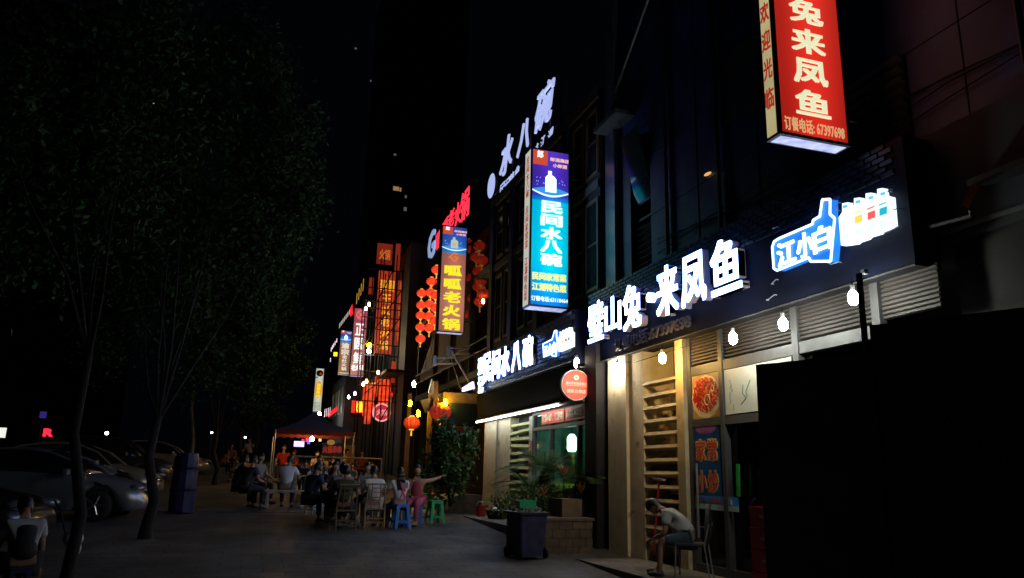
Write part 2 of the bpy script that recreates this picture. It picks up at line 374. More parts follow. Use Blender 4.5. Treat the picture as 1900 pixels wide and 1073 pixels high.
def bulb(name, label, p, m_, r=.055, L=.17, top=None, group=None, cat='light bulb'):
    t_ = thing(name, label, cat, p, group=group)
    prof = [(.001, -L/2), (r*.6, -L/2+.01), (r, -L/2+.05), (r, L/2-.05), (r*.55, L/2-.01), (r*.4, L/2)]
    MB().lathe(prof, n=12).build('bulb', m_, t_, smooth=True)
    MB().tube((0, 0, L/2), (0, 0, L/2+.06), r*.42, r*.5, 8).build('socket', steel, t_)
    if top: MB().tube((0, 0, L/2+.05), (0, 0, top), .006, n=5).build('cord', blackm, t_)
    return t_
for (px, py, m_, lab) in ((1229, 665, golden, 'warm yellow bulb hanging in front of the slatted opening'), (1360, 628, cool, 'white bulb hanging over the noodle dish poster'),
                     (1453, 602, cool, 'middle white bulb, over the black hoarding, nearest the grey upright'), (1583, 553, cool, 'rightmost white bulb beside the thin black post')):
    bulb('light_bulb', lab, at(px, py, X=6.16), m_, top=.22, group='bulbs hanging under the shop signboard')
wl = thing('wall_lamp_or_reflection', 'lit white lantern lamp fixed to the top of the cream pier', 'lamp', at(1139, 686, X=6.42))
MB().lathe([(.05, -.13), (.085, .08), (.085, .1), (.03, .14)], n=6).build('shade', emis('lamp_glass_glow', (1, .85, .58), 190), wl)
MB().bx((-.01, -.02, .14), (.09, .02, .17)).bx((.07, -.05, .0), (.1, .05, .2)).build('bracket', blackm, wl)

# posters on the glass front
def quadpl(X, l, r_, t_, b_):                              # y0,y1,z0,z1 of a rectangle seen between pixels
    return at(l, (t_+b_)/2, X=X).y, at(r_, (t_+b_)/2, X=X).y, at((l+r_)/2, b_, X=X).z, at((l+r_)/2, t_, X=X).z
food = thing('food_poster', 'printed poster of red chilli noodles heaped on a cream plate', 'poster', (6.615, 10.45, 2.6))
cream_p = mat('poster_cream', (.75, .68, .48), .4, var=.06, scale=2, bump=0)
W().bx((6.62, 10.06, 2.585), (6.63, 10.86, 3.265)).build('sheet', mat('poster_beige', (.45, .28, .14), .4, var=.1, bump=0), food)
fy, fz = 10.44, 2.92
M90 = Matrix.Rotation(R(90), 4, 'Y')
W().ball((6.617, fy+.02, fz-.01), (.006, .41, .34), 28, 6).build('plate', cream_p, food)
nm = [mat('chilli_red', (.62, .02, .015), .4, bump=0), mat('noodle_orange', (.8, .3, .07), .4, bump=0), mat('sauce_dark_red', (.35, .03, .02), .4, bump=0), mat('noodle_pale', (.8, .55, .3), .4, bump=0)]
nb = [W() for _ in nm]
for k in range(1100):
    a = random.random()*6.28; q = random.random()**.5; y = fy+.02+.35*q*math.cos(a); z = fz+.03+.27*q*math.sin(a)
    if q > .9 and random.random() < .5: continue
    j = random.choice((0, 0, 0, 2, 1, 2, 0, 3)); b_ = random.random()*3.14; L = .014+random.random()*.028
    dy, dz = math.cos(b_)*L, math.sin(b_)*L; x = 6.609-k*1e-5
    nb[j].quad((x, y-dy-dz*.3, z-dz+dy*.3), (x, y+dy-dz*.3, z+dz+dy*.3), (x, y+dy+dz*.3, z+dz-dy*.3), (x, y-dy+dz*.3, z-dz-dy*.3))
for (y, z, r_) in ((fy-.04, fz-.06, .075), (fy-.2, fz+.1, .04)):
    pts = [(6.6, y+r_*math.cos(t*.524), z+r_*1.1*math.sin(t*.524)) for t in range(13)]; nb[3].path(pts, .01, n=5)
for b_, m_ in zip(nb, nm): b_.build('noodle_print', m_, food, kind='stuff')
glyphs(W(), '招牌', (6.613, fy-.2, fz-.27), FX, FZ, .2, .1, .002).build('lettering', emis('gold_print', (.8, .5, .05), .05), food)
wp = thing('white_poster', 'cream poster with faint grey brush sketch beside the noodle poster', 'poster', (6.615, 9.5, 2.6))
W().bx((6.62, 8.4, 2.6), (6.63, 9.95, 3.26)).build('sheet', mat('poster_white', (.78, .76, .62), .35, var=.05, bump=0), wp)
ink = mat('ink_grey', (.25, .28, .25), .6, bump=0); q = W()
for k in range(5):
    y = 9.86-random.random()*.12; z = 3.1-k*.09
    q.path([(6.616, y+random.uniform(-.03, .03), z-j*.03) for j in range(4)], .004, n=4)
q.path([(6.616, 9.48, 3.0), (6.616, 9.5, 2.88), (6.616, 9.42, 2.8), (6.616, 9.55, 2.72)], .006, n=4).path([(6.616, 9.3, 3.05), (6.616, 9.42, 2.9), (6.616, 9.4, 2.82)], .005, n=4)
q.build('brush_drawing', ink, wp, kind='stuff')
dp = thing('door_poster', 'deep blue poster with large red characters on the glass door', 'poster', (6.615, 10.45, 1.5))
W().bx((6.62, 10.14, 1.42), (6.63, 10.84, 2.44)).build('sheet', mat('poster_blue', (.015, .09, .28), .35, var=.5, scale=1.5, bump=0), dp)
redp = mat('red_print', (.75, .1, .06), .4, var=.05, bump=0); yelp = mat('yellow_print', (.8, .65, .2), .4, bump=0)
for c, (y, z) in zip('家常小炒', ((10.66, 2.1), (10.34, 2.1), (10.66, 1.63), (10.34, 1.63))):
    glyphs(W(), c, (6.617, y, z), FX, FZ, .27, .32, .002, .07).build('character', yelp, dp)
    glyphs(W(), c, (6.614, y, z), FX, FZ, .25, .3, .003, .03).build('character', redp, dp)
W().ball((6.62, 10.5, 2.44), (.004, .3, .1), 20, 6).build('plate_print', mat('poster_violet', (.25, .08, .3), .4), dp)
bs = thing('blue_strip_poster', 'bright blue strip poster with red characters pasted below the door poster', 'poster', (6.61, 10.4, 1.3))
W().bx((6.613, 9.72, 1.3), (6.619, 11.0, 1.42)).build('sheet', mat('strip_blue', (.03, .3, .8), .35, var=.1, bump=0), bs)
W().bx((6.612, 9.72, 1.22), (6.619, 11.0, 1.3)).build('border', mat('strip_pale', (.4, .6, .6), .35), bs)
glyphs(W(), '璧山兔', (6.61, 10.72, 1.36), FX, FZ, .34, .08, .002).build('lettering', redp, bs)
glyphs(W(), '来凤鱼', (6.61, 10.3, 1.36), FX, FZ, .34, .08, .002).build('lettering', redp, bs)
W().bx((6.608, 9.95, 1.34), (6.612, 10.02, 1.4)).build('emblem', redp, bs)
bottle_w = mat('bottle_white', (.75, .8, .8), .4, bump=0)
W().bx((6.608, 9.87, 1.31), (6.612, 9.91, 1.36)).bx((6.608, 9.88, 1.36), (6.612, 9.90, 1.385)).build('bottle_print', bottle_w, bs)
dh = thing('pull_bar', 'long grey tubular pull handle on the glass door', 'handle', (6.6, 10.75, 1.0))
W().tube((6.58, 10.74, .8), (6.58, 10.74, 1.9), .02).tube((6.58, 10.74, .95), (6.68, 10.74, .95), .012).tube((6.58, 10.74, 1.7), (6.68, 10.74, 1.7), .012).build('grip', steel, dh)
gp = thing('green_pole', 'bright green plastic pole leaning inside the doorway above red crates', 'pole', (6.6, 9.72, 1.3))
W().box((6.62, 9.71, 1.66), (.035, .05, .45), M=Matrix.Rotation(R(3), 4, 'X')).build('shaft', mat('green_pole_paint', (.02, .32, .04), .5, bump=0), gp)
# red crates stacked by the door
CY_ = at(1380, 1000, X=6.1).y-.42
for k in range(4):
    lab = ['red bottle crate on the floor at the bottom of the stack', 'second red bottle crate from the floor by the doorway', 'third red bottle crate from the floor by the doorway', 'topmost red bottle crate of the stack by the doorway'][k]
    zc = .302+k*.262
    c_ = thing('bottle_crate', lab, 'crate', (6.3, CY_, zc), group='red bottle crates stacked by the doorway')
    a, b, h = .2, .27, .25
    MB().bx((-a, -b, 0), (a, b, .02)).bx((-a, -b, .02), (-a+.02, b, h)).bx((a-.02, -b, .02), (a, b, h)).bx((-a+.02, -b, .02), (a-.02, -b+.02, h)).bx((-a+.02, b-.02, .02), (a-.02, b, h)).build('shell', red_plastic, c_)
    MB().bx((-a-.01, -b-.01, h-.03), (a+.01, -b, h)).bx((-a-.01, b, h-.03), (a+.01, b+.01, h)).bx((-a-.01, -b, h-.03), (-a, b, h)).bx((a, -b, h-.03), (a+.01, b, h)).build('rim', red_plastic, c_)
    MB().bx((-a-.004, -.06, .12), (-a, .06, .15)).build('label_plate', mat('pale_print', (.6, .5, .5), .5), c_)
mop = thing('squeegee', 'red handled squeegee leaning head up against the slats', 'squeegee', (6.45, 11.7, .3))
p0, p1 = at(1212, 985, X=6.45), at(1223, 890, X=6.5)
W().tube(p0-Vector((0, 0, .3)), p1, .014).build('handle', red_plastic, mop)
W().box(p1, (.06, .34, .03), M=Matrix.Rotation(R(4), 4, 'X')).build('blade', mat('grey_rubber', (.3, .3, .32), .5), mop)

# ================================================================ main signboard over the corner shop
SX = 6.45
sg = thing('signboard', 'long black tiled signboard with huge white lit characters and a blue bottle logo', 'shop sign', (SX, 14.45, 3.9))
W().bx((SX, 6.09, 3.92), (6.8, 14.54, 5.387)).build('board', mat('sign_backing', (.006, .009, .026), .6, var=.3, scale=2, bump=.05, spec=.15), sg)
W().bx((SX-.015, 6.09, 3.9), (SX+.0, 14.54, 3.918)).build('edge_strip', mat('bright_metal_edge', (.7, .7, .72), .25, .9, bump=0), sg)
W().bx((SX-.02, 8.9, 5.05), (SX-.004, 8.94, 5.4)).build('joint', blackm, sg)
W().bx((SX, 6.08, 3.9), (6.8, 14.55, 3.918)).build('soffit', blackm, sg)
tile_m = mat('glazed_black_tile', (.012, .018, .042), .3, var=.5, scale=9, bump=.2)
TW, TH = .205, .067
tm = MB().add([(0, TW/2-.006, TH/2-.004), (0, -TW/2+.006, TH/2-.004), (0, -TW/2+.006, -TH/2+.004), (0, TW/2-.006, -TH/2+.004), (-.018, TW/2-.014, TH/2-.01), (-.018, -TW/2+.014, TH/2-.01), (-.018, -TW/2+.014, -TH/2+.01), (-.018, TW/2-.014, -TH/2+.01)],
               [(4, 5, 6, 7), (0, 1, 5, 4), (1, 2, 6, 5), (2, 3, 7, 6), (3, 0, 4, 7)]).mesh('tile', [tile_m])
rest = MB(); cnt = 0
base = FR[sg.name].translation
for row in range(8):
    z = 5.387-.035-row*TH
    for col_ in range(40):
        y = 14.43-col_*TW-(TW/2 if row % 2 else 0)
        if y < 6.25: continue
        lc = Vector((-.001-random.random()*.006, y-base.y, z-base.z))
        if row < 8-(col_ > 34)*2 and cnt < 300:
            o = link('tile', tm, sg); o.location = lc; cnt += 1

LETR = mat('letter_side', (.42, .36, .46), .35, var=.02, bump=0)
def biglet(par, ch, X, xl, xr, ym, zb, zt, bold=.028, depth=.12, face=None, side=None):
    yl, yr = at(xl, ym, X=X).y, at(xr, ym, X=X).y
    f = glyphs(W(), ch, (X+depth, (yl+yr)/2, (zb+zt)/2), FX, FZ, abs(yl-yr), zt-zb, depth, bold).build('letter', side or LETR, par)
    glyphs(W(), ch, (X-.001, (yl+yr)/2, (zb+zt)/2), FX, FZ, abs(yl-yr), zt-zb, .012, bold).build('lit_face', face or LET, f)
LX = SX-.14
for ch, xl, xr, ym, zb, zt in (('璧', 1092, 1119, 600, 4.27, 5.04), ('山', 1123.3, 1151.3, 583, 4.33, 4.98), ('兔', 1157, 1189, 567, 4.25, 5.04),
        ('来', 1219, 1257.5, 540, 4.26, 5.07), ('凤', 1265, 1309, 525, 4.27, 5.05), ('鱼', 1320, 1373.5, 495, 4.27, 5.05)):
    biglet(sg, ch, LX, xl, xr, ym, *[EYE+(q_-EYE)*LX/6.2 for q_ in (zb, zt)])
p = at(1203, 552, X=LX)
W().lathe([(.085, 0), (.085, .11)], p, 18, M=Matrix.Rotation(R(90), 4, 'Y')).build('dot', LET, sg)
q = at(1213, 615, X=SX-.03); q2 = at(1142, 640, X=SX-.03); q3 = at(1282, 600, X=SX-.03)
glyphs(W(), '订餐电话:67397698', (SX-.03, (q2.y+q3.y)/2, 4.12), FX, FZ, q2.y-q3.y, .24, .03, .03).build('phone_number', mat('unlit_letter', (.09, .085, .12), .5, bump=0), sg)
# bottle shaped logo board
def outl(pts, X): return [at(a, b, X=X) for a, b in pts]
def zb_(l): return [(1380+a/3.354, 240+b/3.354) for a, b in l]
BLUE = emis('blue_panel_glow', (.015, .2, .85), 1.1, var=.35, scale=3)
bo = zb_([(185, 735), (197, 700), (225, 682), (435, 592), (440, 568), (482, 542), (497, 440), (546, 437), (545, 530), (574, 555), (550, 822), (425, 824), (413, 800), (215, 880), (195, 868)])
bot = outl(bo, SX-.1)
W().poly(bot, (.1, 0, 0)).build('bottle_logo', BLUE, sg)
hal = W(); 
for k in range(len(bot)): hal.tube(bot[k]+Vector((-.02, 0, 0)), bot[(k+1) % len(bot)]+Vector((-.02, 0, 0)), .016, n=6)
hal.build('bottle_outline', emis('blue_white_tube', (.45, .6, 1), 3.2), sg)
for ch, xl, xr, ym, zt, zb in (('江', 210, 318, 770, 0, 0), ('小', 330, 428, 720, 0, 0), ('白', 432, 540, 680, 0, 0)):
    c = at(1380+(xl+xr)/2/3.354, 240+ym/3.354, X=SX-.12); yl = at(1380+xl/3.354, 240+ym/3.354, X=SX-.12).y; yr = at(1380+xr/3.354, 240+ym/3.354, X=SX-.12).y
    glyphs(W(), ch, (SX-.115, c.y, c.z), FX, FZ, yl-yr, .31, .015, .035).build('letter', emis('logo_white', (.8, .95, 1), 2.4), sg)
def pack(par, pts, X, label_cols):
    o = outl(pts, X); W().poly(o, (.08, 0, 0)).build('bottle_pack', emis('pack_white_glow', (.75, .9, 1), 1.5), par)
pk = zb_([(590, 550), (612, 515), (612, 462), (645, 455), (652, 503), (684, 485), (686, 430), (718, 425), (724, 478), (757, 452), (758, 400), (790, 395), (797, 442), (830, 418), (830, 372), (862, 366), (870, 410), (908, 420), (923, 595), (912, 608), (850, 632), (835, 648), (768, 668), (755, 682), (700, 700), (688, 712), (605, 724)])
pack(sg, pk, SX-.1, None)
def patch(par, name, a, b, c, d, X, m_):
    W().quad(*[at(*q, X=X) for q in zb_([a, b, c, d])]).build(name, m_, par)
LABC = [emis('label_aqua', (.35, .85, .95), 1.0), emis('label_yellow', (1, .75, .1), 1.0), emis('label_red', (.95, .12, .1), 1.0), emis('label_teal', (.02, .5, .65), 1.0), emis('cap_blue', (.1, .5, .85), 1.2), emis('print_grey', (.25, .4, .4), .6)]
for k, (cx, cyy) in enumerate(((632, 585), (712, 555), (792, 530), (866, 505))):
    if k != 0:
        patch(sg, 'label_print', (cx-22, cyy-10), (cx+26, cyy-28), (cx+26, cyy+20), (cx-22, cyy+36), SX-.112, LABC[k])
        patch(sg, 'label_print', (cx-26, cyy-36), (cx+22, cyy-55), (cx+22, cyy-46), (cx-26, cyy-26), SX-.112, LABC[k])
    patch(sg, 'cap_print', (cx-16, cyy-110), (cx+14, cyy-116), (cx+14, cyy-98), (cx-16, cyy-92), SX-.112, LABC[4])
    for j in range(4): patch(sg, 'small_print', (cx-22, cyy+74+j*10), (cx+20, cyy+60+j*10), (cx+20, cyy+63+j*10), (cx-22, cyy+77+j*10), SX-.112, LABC[5])
W().bx((6.2, 6.55, 3.9), (6.26, 6.6, 3.95)).build('hook', steel, sg)
for k, (a, b) in enumerate((((205, 608), (180, 612)), ((172, 962), (200, 935)), ((140, 1062), (190, 1030)), ((583, 505), (590, 455)), ((915, 487), (960, 492)), ((850, 650), (968, 600)), ((520, 828), (590, 826)), ((905, 385), (908, 372)))):
    p, q = (at(1380+u/3.354, 240+v/3.354, X=SX-.04) for u, v in (a, b)); md = (p+q)/2+Vector((-.03, 0, -.03))
    W().path([p+Vector((.04, 0, 0)), p, md, q, q+Vector((.04, 0, 0))], .006, n=5).build('wire', mat('pale_wire', (.5, .5, .55), .5), sg)
W().path([at(1098, 672, X=6.38), at(1180, 672, X=6.38), at(1282, 640, X=6.38)], .006, n=5).build('wire', blackm, sh)
am = thing('wall_lamp_or_reflection', 'tiny dim amber reflection added as a glowing spot on the dark wall above the large characters', 'lamp', at(1313, 323, X=6.86))  # small orange reflection on the wall, added as a glowing blob with bracket
MB().ball((0, 0, 0), (.04, .1, .018), 10, 6).build('reflection_spot', emis('amber_reflection_glow', (1, .5, .15), .9), am); MB().bx((.0, -.05, .015), (.04, .05, .03)).build('bracket', blackm, am)
pst = thing('thin_post', 'thin black upright post rising from the hoarding in front of the shutters', 'post', at(1617, 660, X=6.05))
W().bx((6.03, 6.44, 2.5), (6.07, 6.49, at(1617, 500, X=6.05).z)).build('shaft', blackm, pst)

# ================================================================ black hoarding on the right
hd = thing('hoarding', 'large matt black hoarding with stepped top hiding the right of the shop', 'hoarding', (4.5, 6.2, 0))
a1 = at(1402, 677, X=4.5); b1 = at(1617, 655, Z=a1.z)
a2 = at(1613, 604, Y=b1.y+.02); a2.z = at(1613, 604, X=a2.x).z
b2 = at(1990, 560, Z=a2.z)
hm = mat('hoarding_black', (.2, .2, .25), .75, var=.3, scale=2, bump=.1)
def panel(a, b, z0, z1, t=.06):
    d = (b-a); d.z = 0; n = Vector((-d.y, d.x, 0)).normalized()*t
    n = n if n.dot(Vector((1, .6, 0))) > 0 else -n
    return W().poly([(a.x, a.y, z0), (b.x, b.y, z0), (b.x, b.y, z1), (a.x, a.y, z1)], n)
panel(a1, b1, -.2, a1.z).build('low_panel', hm, hd)
panel(a2, b2, -.2, a2.z).build('tall_panel', hm, hd)
# small orange flag on a bracket at the far right
fl = thing('flag', 'small faded orange banner on a short bracket against the dark wall', 'flag', at(1790, 385, X=6.0))
pts = [at(*q, X=6.0) for q in ((1783, 383), (1796, 386), (1817, 345), (1803, 341))]
W().poly(pts, (.01, 0, 0)).build('cloth', mat('orange_cloth', (.6, .15, .07), .7), fl)
W().path([at(1800, 388, X=6.02), at(1803, 400, X=6.1), at(1690, 430, X=6.8)], .02).build('bracket', blackm, fl)
# ================================================================ second shop
s2 = thing('shop_building', 'dark shop with lit white side wall and olive slats under a long fluorescent tube', 'building', (6.5, 22, .6))
W().bx((6.5, 19.86, .5), (6.8, 22.3, 3.25)).build('wall', pier_m, s2)
W().bx((6.5, 14.56, .5), (6.7, 18.1, 1.35)).build('wall', dark_wall, s2)
W().tube((6.46, 20.9, .6), (6.46, 20.9, 3.2), .025).build('downpipe', steel, s2)
W().bx((6.5, 18.12, .5), (6.7, 18.34, 3.1)).build('post', mat('pale_post', (.5, .5, .48), .6), s2)
for k in range(12):
    z = .95+k*.18
    W().box((6.56, 19.1, z), (.1, 1.5, .075), M=Matrix.Rotation(R(20), 4, 'Y') @ Matrix.Rotation(R(2.5*math.sin(k*1.7)), 4, 'X')).build('slat', greenwood, s2)
W().bx((6.75, 18.3, .5), (6.8, 19.86, 3.2)).build('recess_wall', dark_wall, s2)
for y0, y1 in ((18.1, 18.02), (16.9, 16.83), (15.3, 15.22), (14.62, 14.56)): W().bx((6.5, y1, 1.35), (6.6, y0, 3.12)).build('frame_bar', frame_m, s2)
for z0, z1 in ((2.72, 2.8), (3.1, 3.16), (1.35, 1.42)): W().bx((6.49, 14.56, z0), (6.61, 18.1, z1)).build('frame_bar', frame_m, s2)
for y0, y1 in ((18.02, 16.9), (16.83, 15.3), (15.22, 14.62)):
    W().bx((6.55, y1, 1.42), (6.556, y0, 2.72)).build('pane', glass('window_glass', (.7, .9, .85), .85), s2)
    W().bx((6.55, y1, 2.8), (6.556, y0, 3.1)).build('pane', MC['window_glass'], s2)
W().bx((8.9, 14.5, .5), (9, 18.3, 3.5)).bx((6.7, 18.12, .5), (8.9, 18.2, 3.5)).bx((6.7, 14.45, .5), (8.9, 14.55, 3.5)).bx((6.62, 14.5, 3.3), (9, 18.2, 3.35)).build('room_wall', mat('green_room_paint', (.3, .6, .5), .7, var=.3), s2)
W().bx((6.85, 14.56, 1.3), (6.9, 17.4, 1.5)).build('yellow_strip', emis('yellow_strip_print', (.5, .65, .02), .35), s2)
for k in range(9): W().bx((6.84, 14.7+k*.3, 1.34), (6.85, 14.78+k*.3+.08*(k % 2), 1.46)).build('strip_mark', blackm, s2)
W().bx((7.2, 17.2, 1.6), (7.25, 17.75, 2.6)).build('menu_board', mat('menu_yellow', (.45, .4, .1), .6), s2)
for k in range(5): W().bx((7.19, 17.3, 1.75+k*.16), (7.198, 17.65, 1.83+k*.16)).build('menu_mark', blackm, s2)
W().bx((7.0, 14.7, 1.75), (7.03, 15.0, 2.35)).build('notice', mat('notice_blue', (.15, .35, .6), .5, var=.6, scale=8), s2)
W().bx((6.3, 14.56, 3.16), (6.55, 22.3, 3.24)).bx((6.55, 14.56, 3.16), (6.8, 22.3, 3.9)).build('soffit', mat('brown_soffit', (.2, .15, .12), .7), s2)
aw = W()
W().add([(6.22, 22.3, 3.95), (6.22, 14.6, 3.95), (6.28, 14.6, 3.24), (6.28, 22.3, 3.24), (6.3, 22.3, 3.95), (6.3, 14.6, 3.95), (6.34, 14.6, 3.24), (6.34, 22.3, 3.24)], [(0, 1, 2, 3), (4, 7, 6, 5), (0, 4, 5, 1), (1, 5, 6, 2), (2, 6, 7, 3), (3, 7, 4, 0)]).build('awning', mat('black_canvas', (.01, .01, .01), .9, bump=.1, spec=.05), s2)
for r_ in range(5):
    for k in range(34): pass
W().bx((6.75, 14.6, 3.9), (7.15, 23, 10.3)).build('upper_wall', dark_wall, s2)
W().bx((6.69, 14.6, 7.9), (6.75, 23, 8.1)).bx((6.69, 14.6, 10.1), (6.75, 23, 10.4)).build('ledge', mat('stone_trim', (.16, .16, .17), .7), s2)
for y in (22.9, 20.9, 18.7, 16.7): W().bx((6.66, y-.35, 5.3), (6.75, y, 10.1)).build('pilaster', cladding, s2)
for y0 in (22.3, 21.4, 20.1, 19.2, 18.0, 17.2, 16.1, 15.3):
    for z0, z1 in ((5.6, 7.7), (8.25, 9.9)):
        f = W().bx((6.7, y0-.66, z0), (6.75, y0-.6, z1)).bx((6.7, y0-.06, z0), (6.75, y0, z1)).bx((6.7, y0-.6, z0), (6.75, y0-.06, z0+.08)).bx((6.7, y0-.6, z1-.08), (6.75, y0-.06, z1)).bx((6.72, y0-.6, (z0+z1)/2), (6.75, y0-.06, (z0+z1)/2+.04)).build('window', mat('bronze_frame', (.22, .17, .12), .5), s2)
        W().bx((6.735, y0-.6, z0+.08), (6.74, y0-.06, z1-.08)).build('pane', mir, f)
tb = thing('fluorescent_tube', 'long bright fluorescent tube along the eave of the second shop', 'lamp', (6.24, 19, 3.15))
for y0, y1 in ((22.2, 20.7), (20.65, 19.15), (19.1, 17.6), (17.55, 15.7)): W().tube((6.22, y0, 3.17), (6.22, y1, 3.17), .022, n=8).build('tube', tube_m, tb)
W().bx((6.23, 15.6, 3.19), (6.27, 22.3, 3.23)).build('batten', steel, tb)
lp = thing('lamp', 'glowing white lamp hanging inside the second shop window', 'lamp', at(1061, 822, X=7.0))
MB().lathe([(.08, -.2), (.11, -.15), (.11, .12), (.05, .2)], n=12).build('shade', emis('white_shade_glow', (.8, 1, .93), 9), lp); MB().tube((0, 0, .2), (0, 0, .8), .008, n=5).build('cord', blackm, lp)
bn = thing('banner', 'red banner with pale characters, left one over the shop window', 'banner', (6.46, 16, 2.9))
W().bx((6.46, 15.93, 2.84), (6.48, 17.35, 3.12)).build('cloth', mat('banner_red', (.75, .09, .07), .6, var=.1), bn)
glyphs(W(), '家常小炒、江湖菜', (6.455, 16.65, 2.98), FX, FZ, 1.3, .19, .004, .02).build('lettering', mat('banner_cream', (.9, .8, .6), .6), bn)
bn = thing('banner', 'red banner with pale characters, right one nearest the black post', 'banner', (6.46, 15, 2.9))
W().bx((6.46, 14.6, 2.84), (6.48, 15.85, 3.12)).build('cloth', MC['banner_red'], bn)
glyphs(W(), '承接各种宴席｜喜', (6.455, 15.22, 2.98), FX, FZ, 1.15, .19, .004, .02).build('lettering', MC['banner_cream'], bn)
nt_ = thing('notice_strip', 'narrow red vertical notice on the pale post beside the slats', 'notice', (6.49, 18.2, 1.7))
W().bx((6.485, 18.14, 1.9), (6.495, 18.3, 2.5)).build('sheet', red_plastic, nt_)
column(W(), '欢迎光临', (6.482, 18.22, 2.42), FX, FZ, .1, .14, .003).build('lettering', MC['banner_cream'], nt_)

# its signboard
sg2 = thing('signboard', 'black signboard with smaller white lit characters above the fluorescent tube', 'shop sign', (6.2, 22.2, 3.95))
W().bx((6.2, 14.75, 3.97), (6.68, 22.25, 5.12)).build('board', MC['sign_backing'], sg2)
tm2 = MB().add([(0, .15, .045), (0, -.15, .045), (0, -.15, -.045), (0, .15, -.045), (-.015, .14, .036), (-.015, -.14, .036), (-.015, -.14, -.036), (-.015, .14, -.036)], [(4, 5, 6, 7), (0, 1, 5, 4), (1, 2, 6, 5), (2, 3, 7, 6), (3, 0, 4, 7)]).mesh('tile', [tile_m])
for row in range(11):
    for c_ in range(24):
        o = link('tile', tm2, sg2); o.location = (-.001, 22.0-c_*.305-(.15 if row % 2 else 0)-22.2, 5.06-row*.1-3.95)
def let_px(par, ch, X, xl, xr, yt, yb, bold=.04, depth=.1, face=None):
    zt, zb = at(xl, yt, X=X).z, at(xl, yb, X=X).z
    biglet(par, ch, X, xl, xr, (yt+yb)/2, zb, zt, bold, depth, face)
ze = lambda a, b: (870+a/4.471, 560+b/4.471)
for ch, a, b, c, d in (('张', 80, 120, 478, 608), ('记', 78, 118, 630, 760), ('民', 125, 180, 448, 672), ('间', 196, 255, 420, 650), ('水', 270, 335, 395, 620), ('八', 360, 428, 355, 580), ('碗', 450, 528, 310, 545)):
    let_px(sg2, ch, 6.1, 870+a/4.471, 870+b/4.471, 560+c/4.471, 560+d/4.471)
bot2 = [at(*ze(a, b), X=6.1) for a, b in ((615, 352), (692, 312), (712, 242), (727, 240), (728, 290), (736, 335), (722, 452), (690, 446), (688, 430), (622, 458))]
W().poly(bot2, (.08, 0, 0)).build('bottle_logo', BLUE, sg2)
h2 = W()
for k in range(len(bot2)): h2.tube(bot2[k], bot2[(k+1) % len(bot2)], .018, n=5)
h2.build('bottle_outline', MC['blue_white_tube'], sg2)
c0, c1 = at(*ze(622, 395), X=6.08), at(*ze(720, 370), X=6.08)
glyphs(W(), '江小白', (6.08, (c0.y+c1.y)/2, (c0.z+c1.z)/2-.03), FX, FZ, c0.y-c1.y, .24, .01, .03).build('lettering', MC['logo_white'], sg2)
pk2 = [(742, 300), (752, 275), (752, 250), (762, 248), (764, 272), (775, 262), (776, 237), (786, 234), (788, 262), (799, 255), (800, 226), (810, 222), (812, 250), (823, 240), (824, 215), (833, 212), (836, 245), (850, 252), (850, 370), (742, 415)]
W().poly([at(*ze(a, b), X=6.1) for a, b in pk2], (.08, 0, 0)).build('bottle_pack', MC['pack_white_glow'], sg2)
for cx, cyy, m_ in ((805, 318, LABC[2]), (828, 308, LABC[3]), (780, 330, LABC[1])):
    W().quad(*[at(*ze(cx+i, cyy+j-.3*i), X=6.09) for i, j in ((-8, -12), (8, -12), (8, 12), (-8, 12))]).build('label_print', m_, sg2)
# round red sign
rs = thing('round_sign', 'round red sign with white rim and small cream characters on brackets', 'sign', at(1067, 715, Y=14.5))
p = at(1067, 715, Y=14.5); rr = .315
RX = Matrix.Rotation(R(90), 4, 'X')
MB().lathe([(rr, -.05), (rr, .05)], n=40, M=RX).build('rim', mat('white_rim', (.8, .8, .78), .4), rs)
MB().lathe([(rr*.94, -.0), (rr*.94, .066)], n=40, M=RX).build('face', emis('round_sign_red', (.8, .07, .035), .75), rs)
MB().lathe([(.055, 0), (.055, .07)], (0, 0, .15), n=20, M=RX).build('emblem', emis('sign_cream', (.95, .7, .55), .8), rs)
MB().poly([(-.03, -.073, .135), (.03, -.073, .135), (0, -.073, .175)], (0, .002, 0)).build('emblem_mark', MC['round_sign_red'], rs)
for s_, z, w_, h in (('重庆农村商业银行', .03, .46, .055), ('便民合作店', -.13, .42, .075)):
    glyphs(MB(), s_, (0, -.068, z), PX, FZ, w_, h, .004, .01).build('lettering', MC['sign_cream'], rs)
MB().bx((-.23, -.072, -.02), (.23, -.067, -.014)).build('rule', MC['sign_cream'], rs)
for a_, b_ in (((rr*.9, 0, .12), (rr+.2, .03, .12)), ((rr*.9, 0, -.2), (rr+.2, .03, -.2)), ((.1, 0, .38), (rr+.3, .03, .38))): MB().tube(a_, b_, .014).build('bracket', steel, rs)
bulb('light_bulb', 'bright bare bulb just above the round red sign', at(1070, 674, Y=14.7), emis('pink_warm_glow', (1, .8, .6), 45), r=.05, L=.22, top=.3)

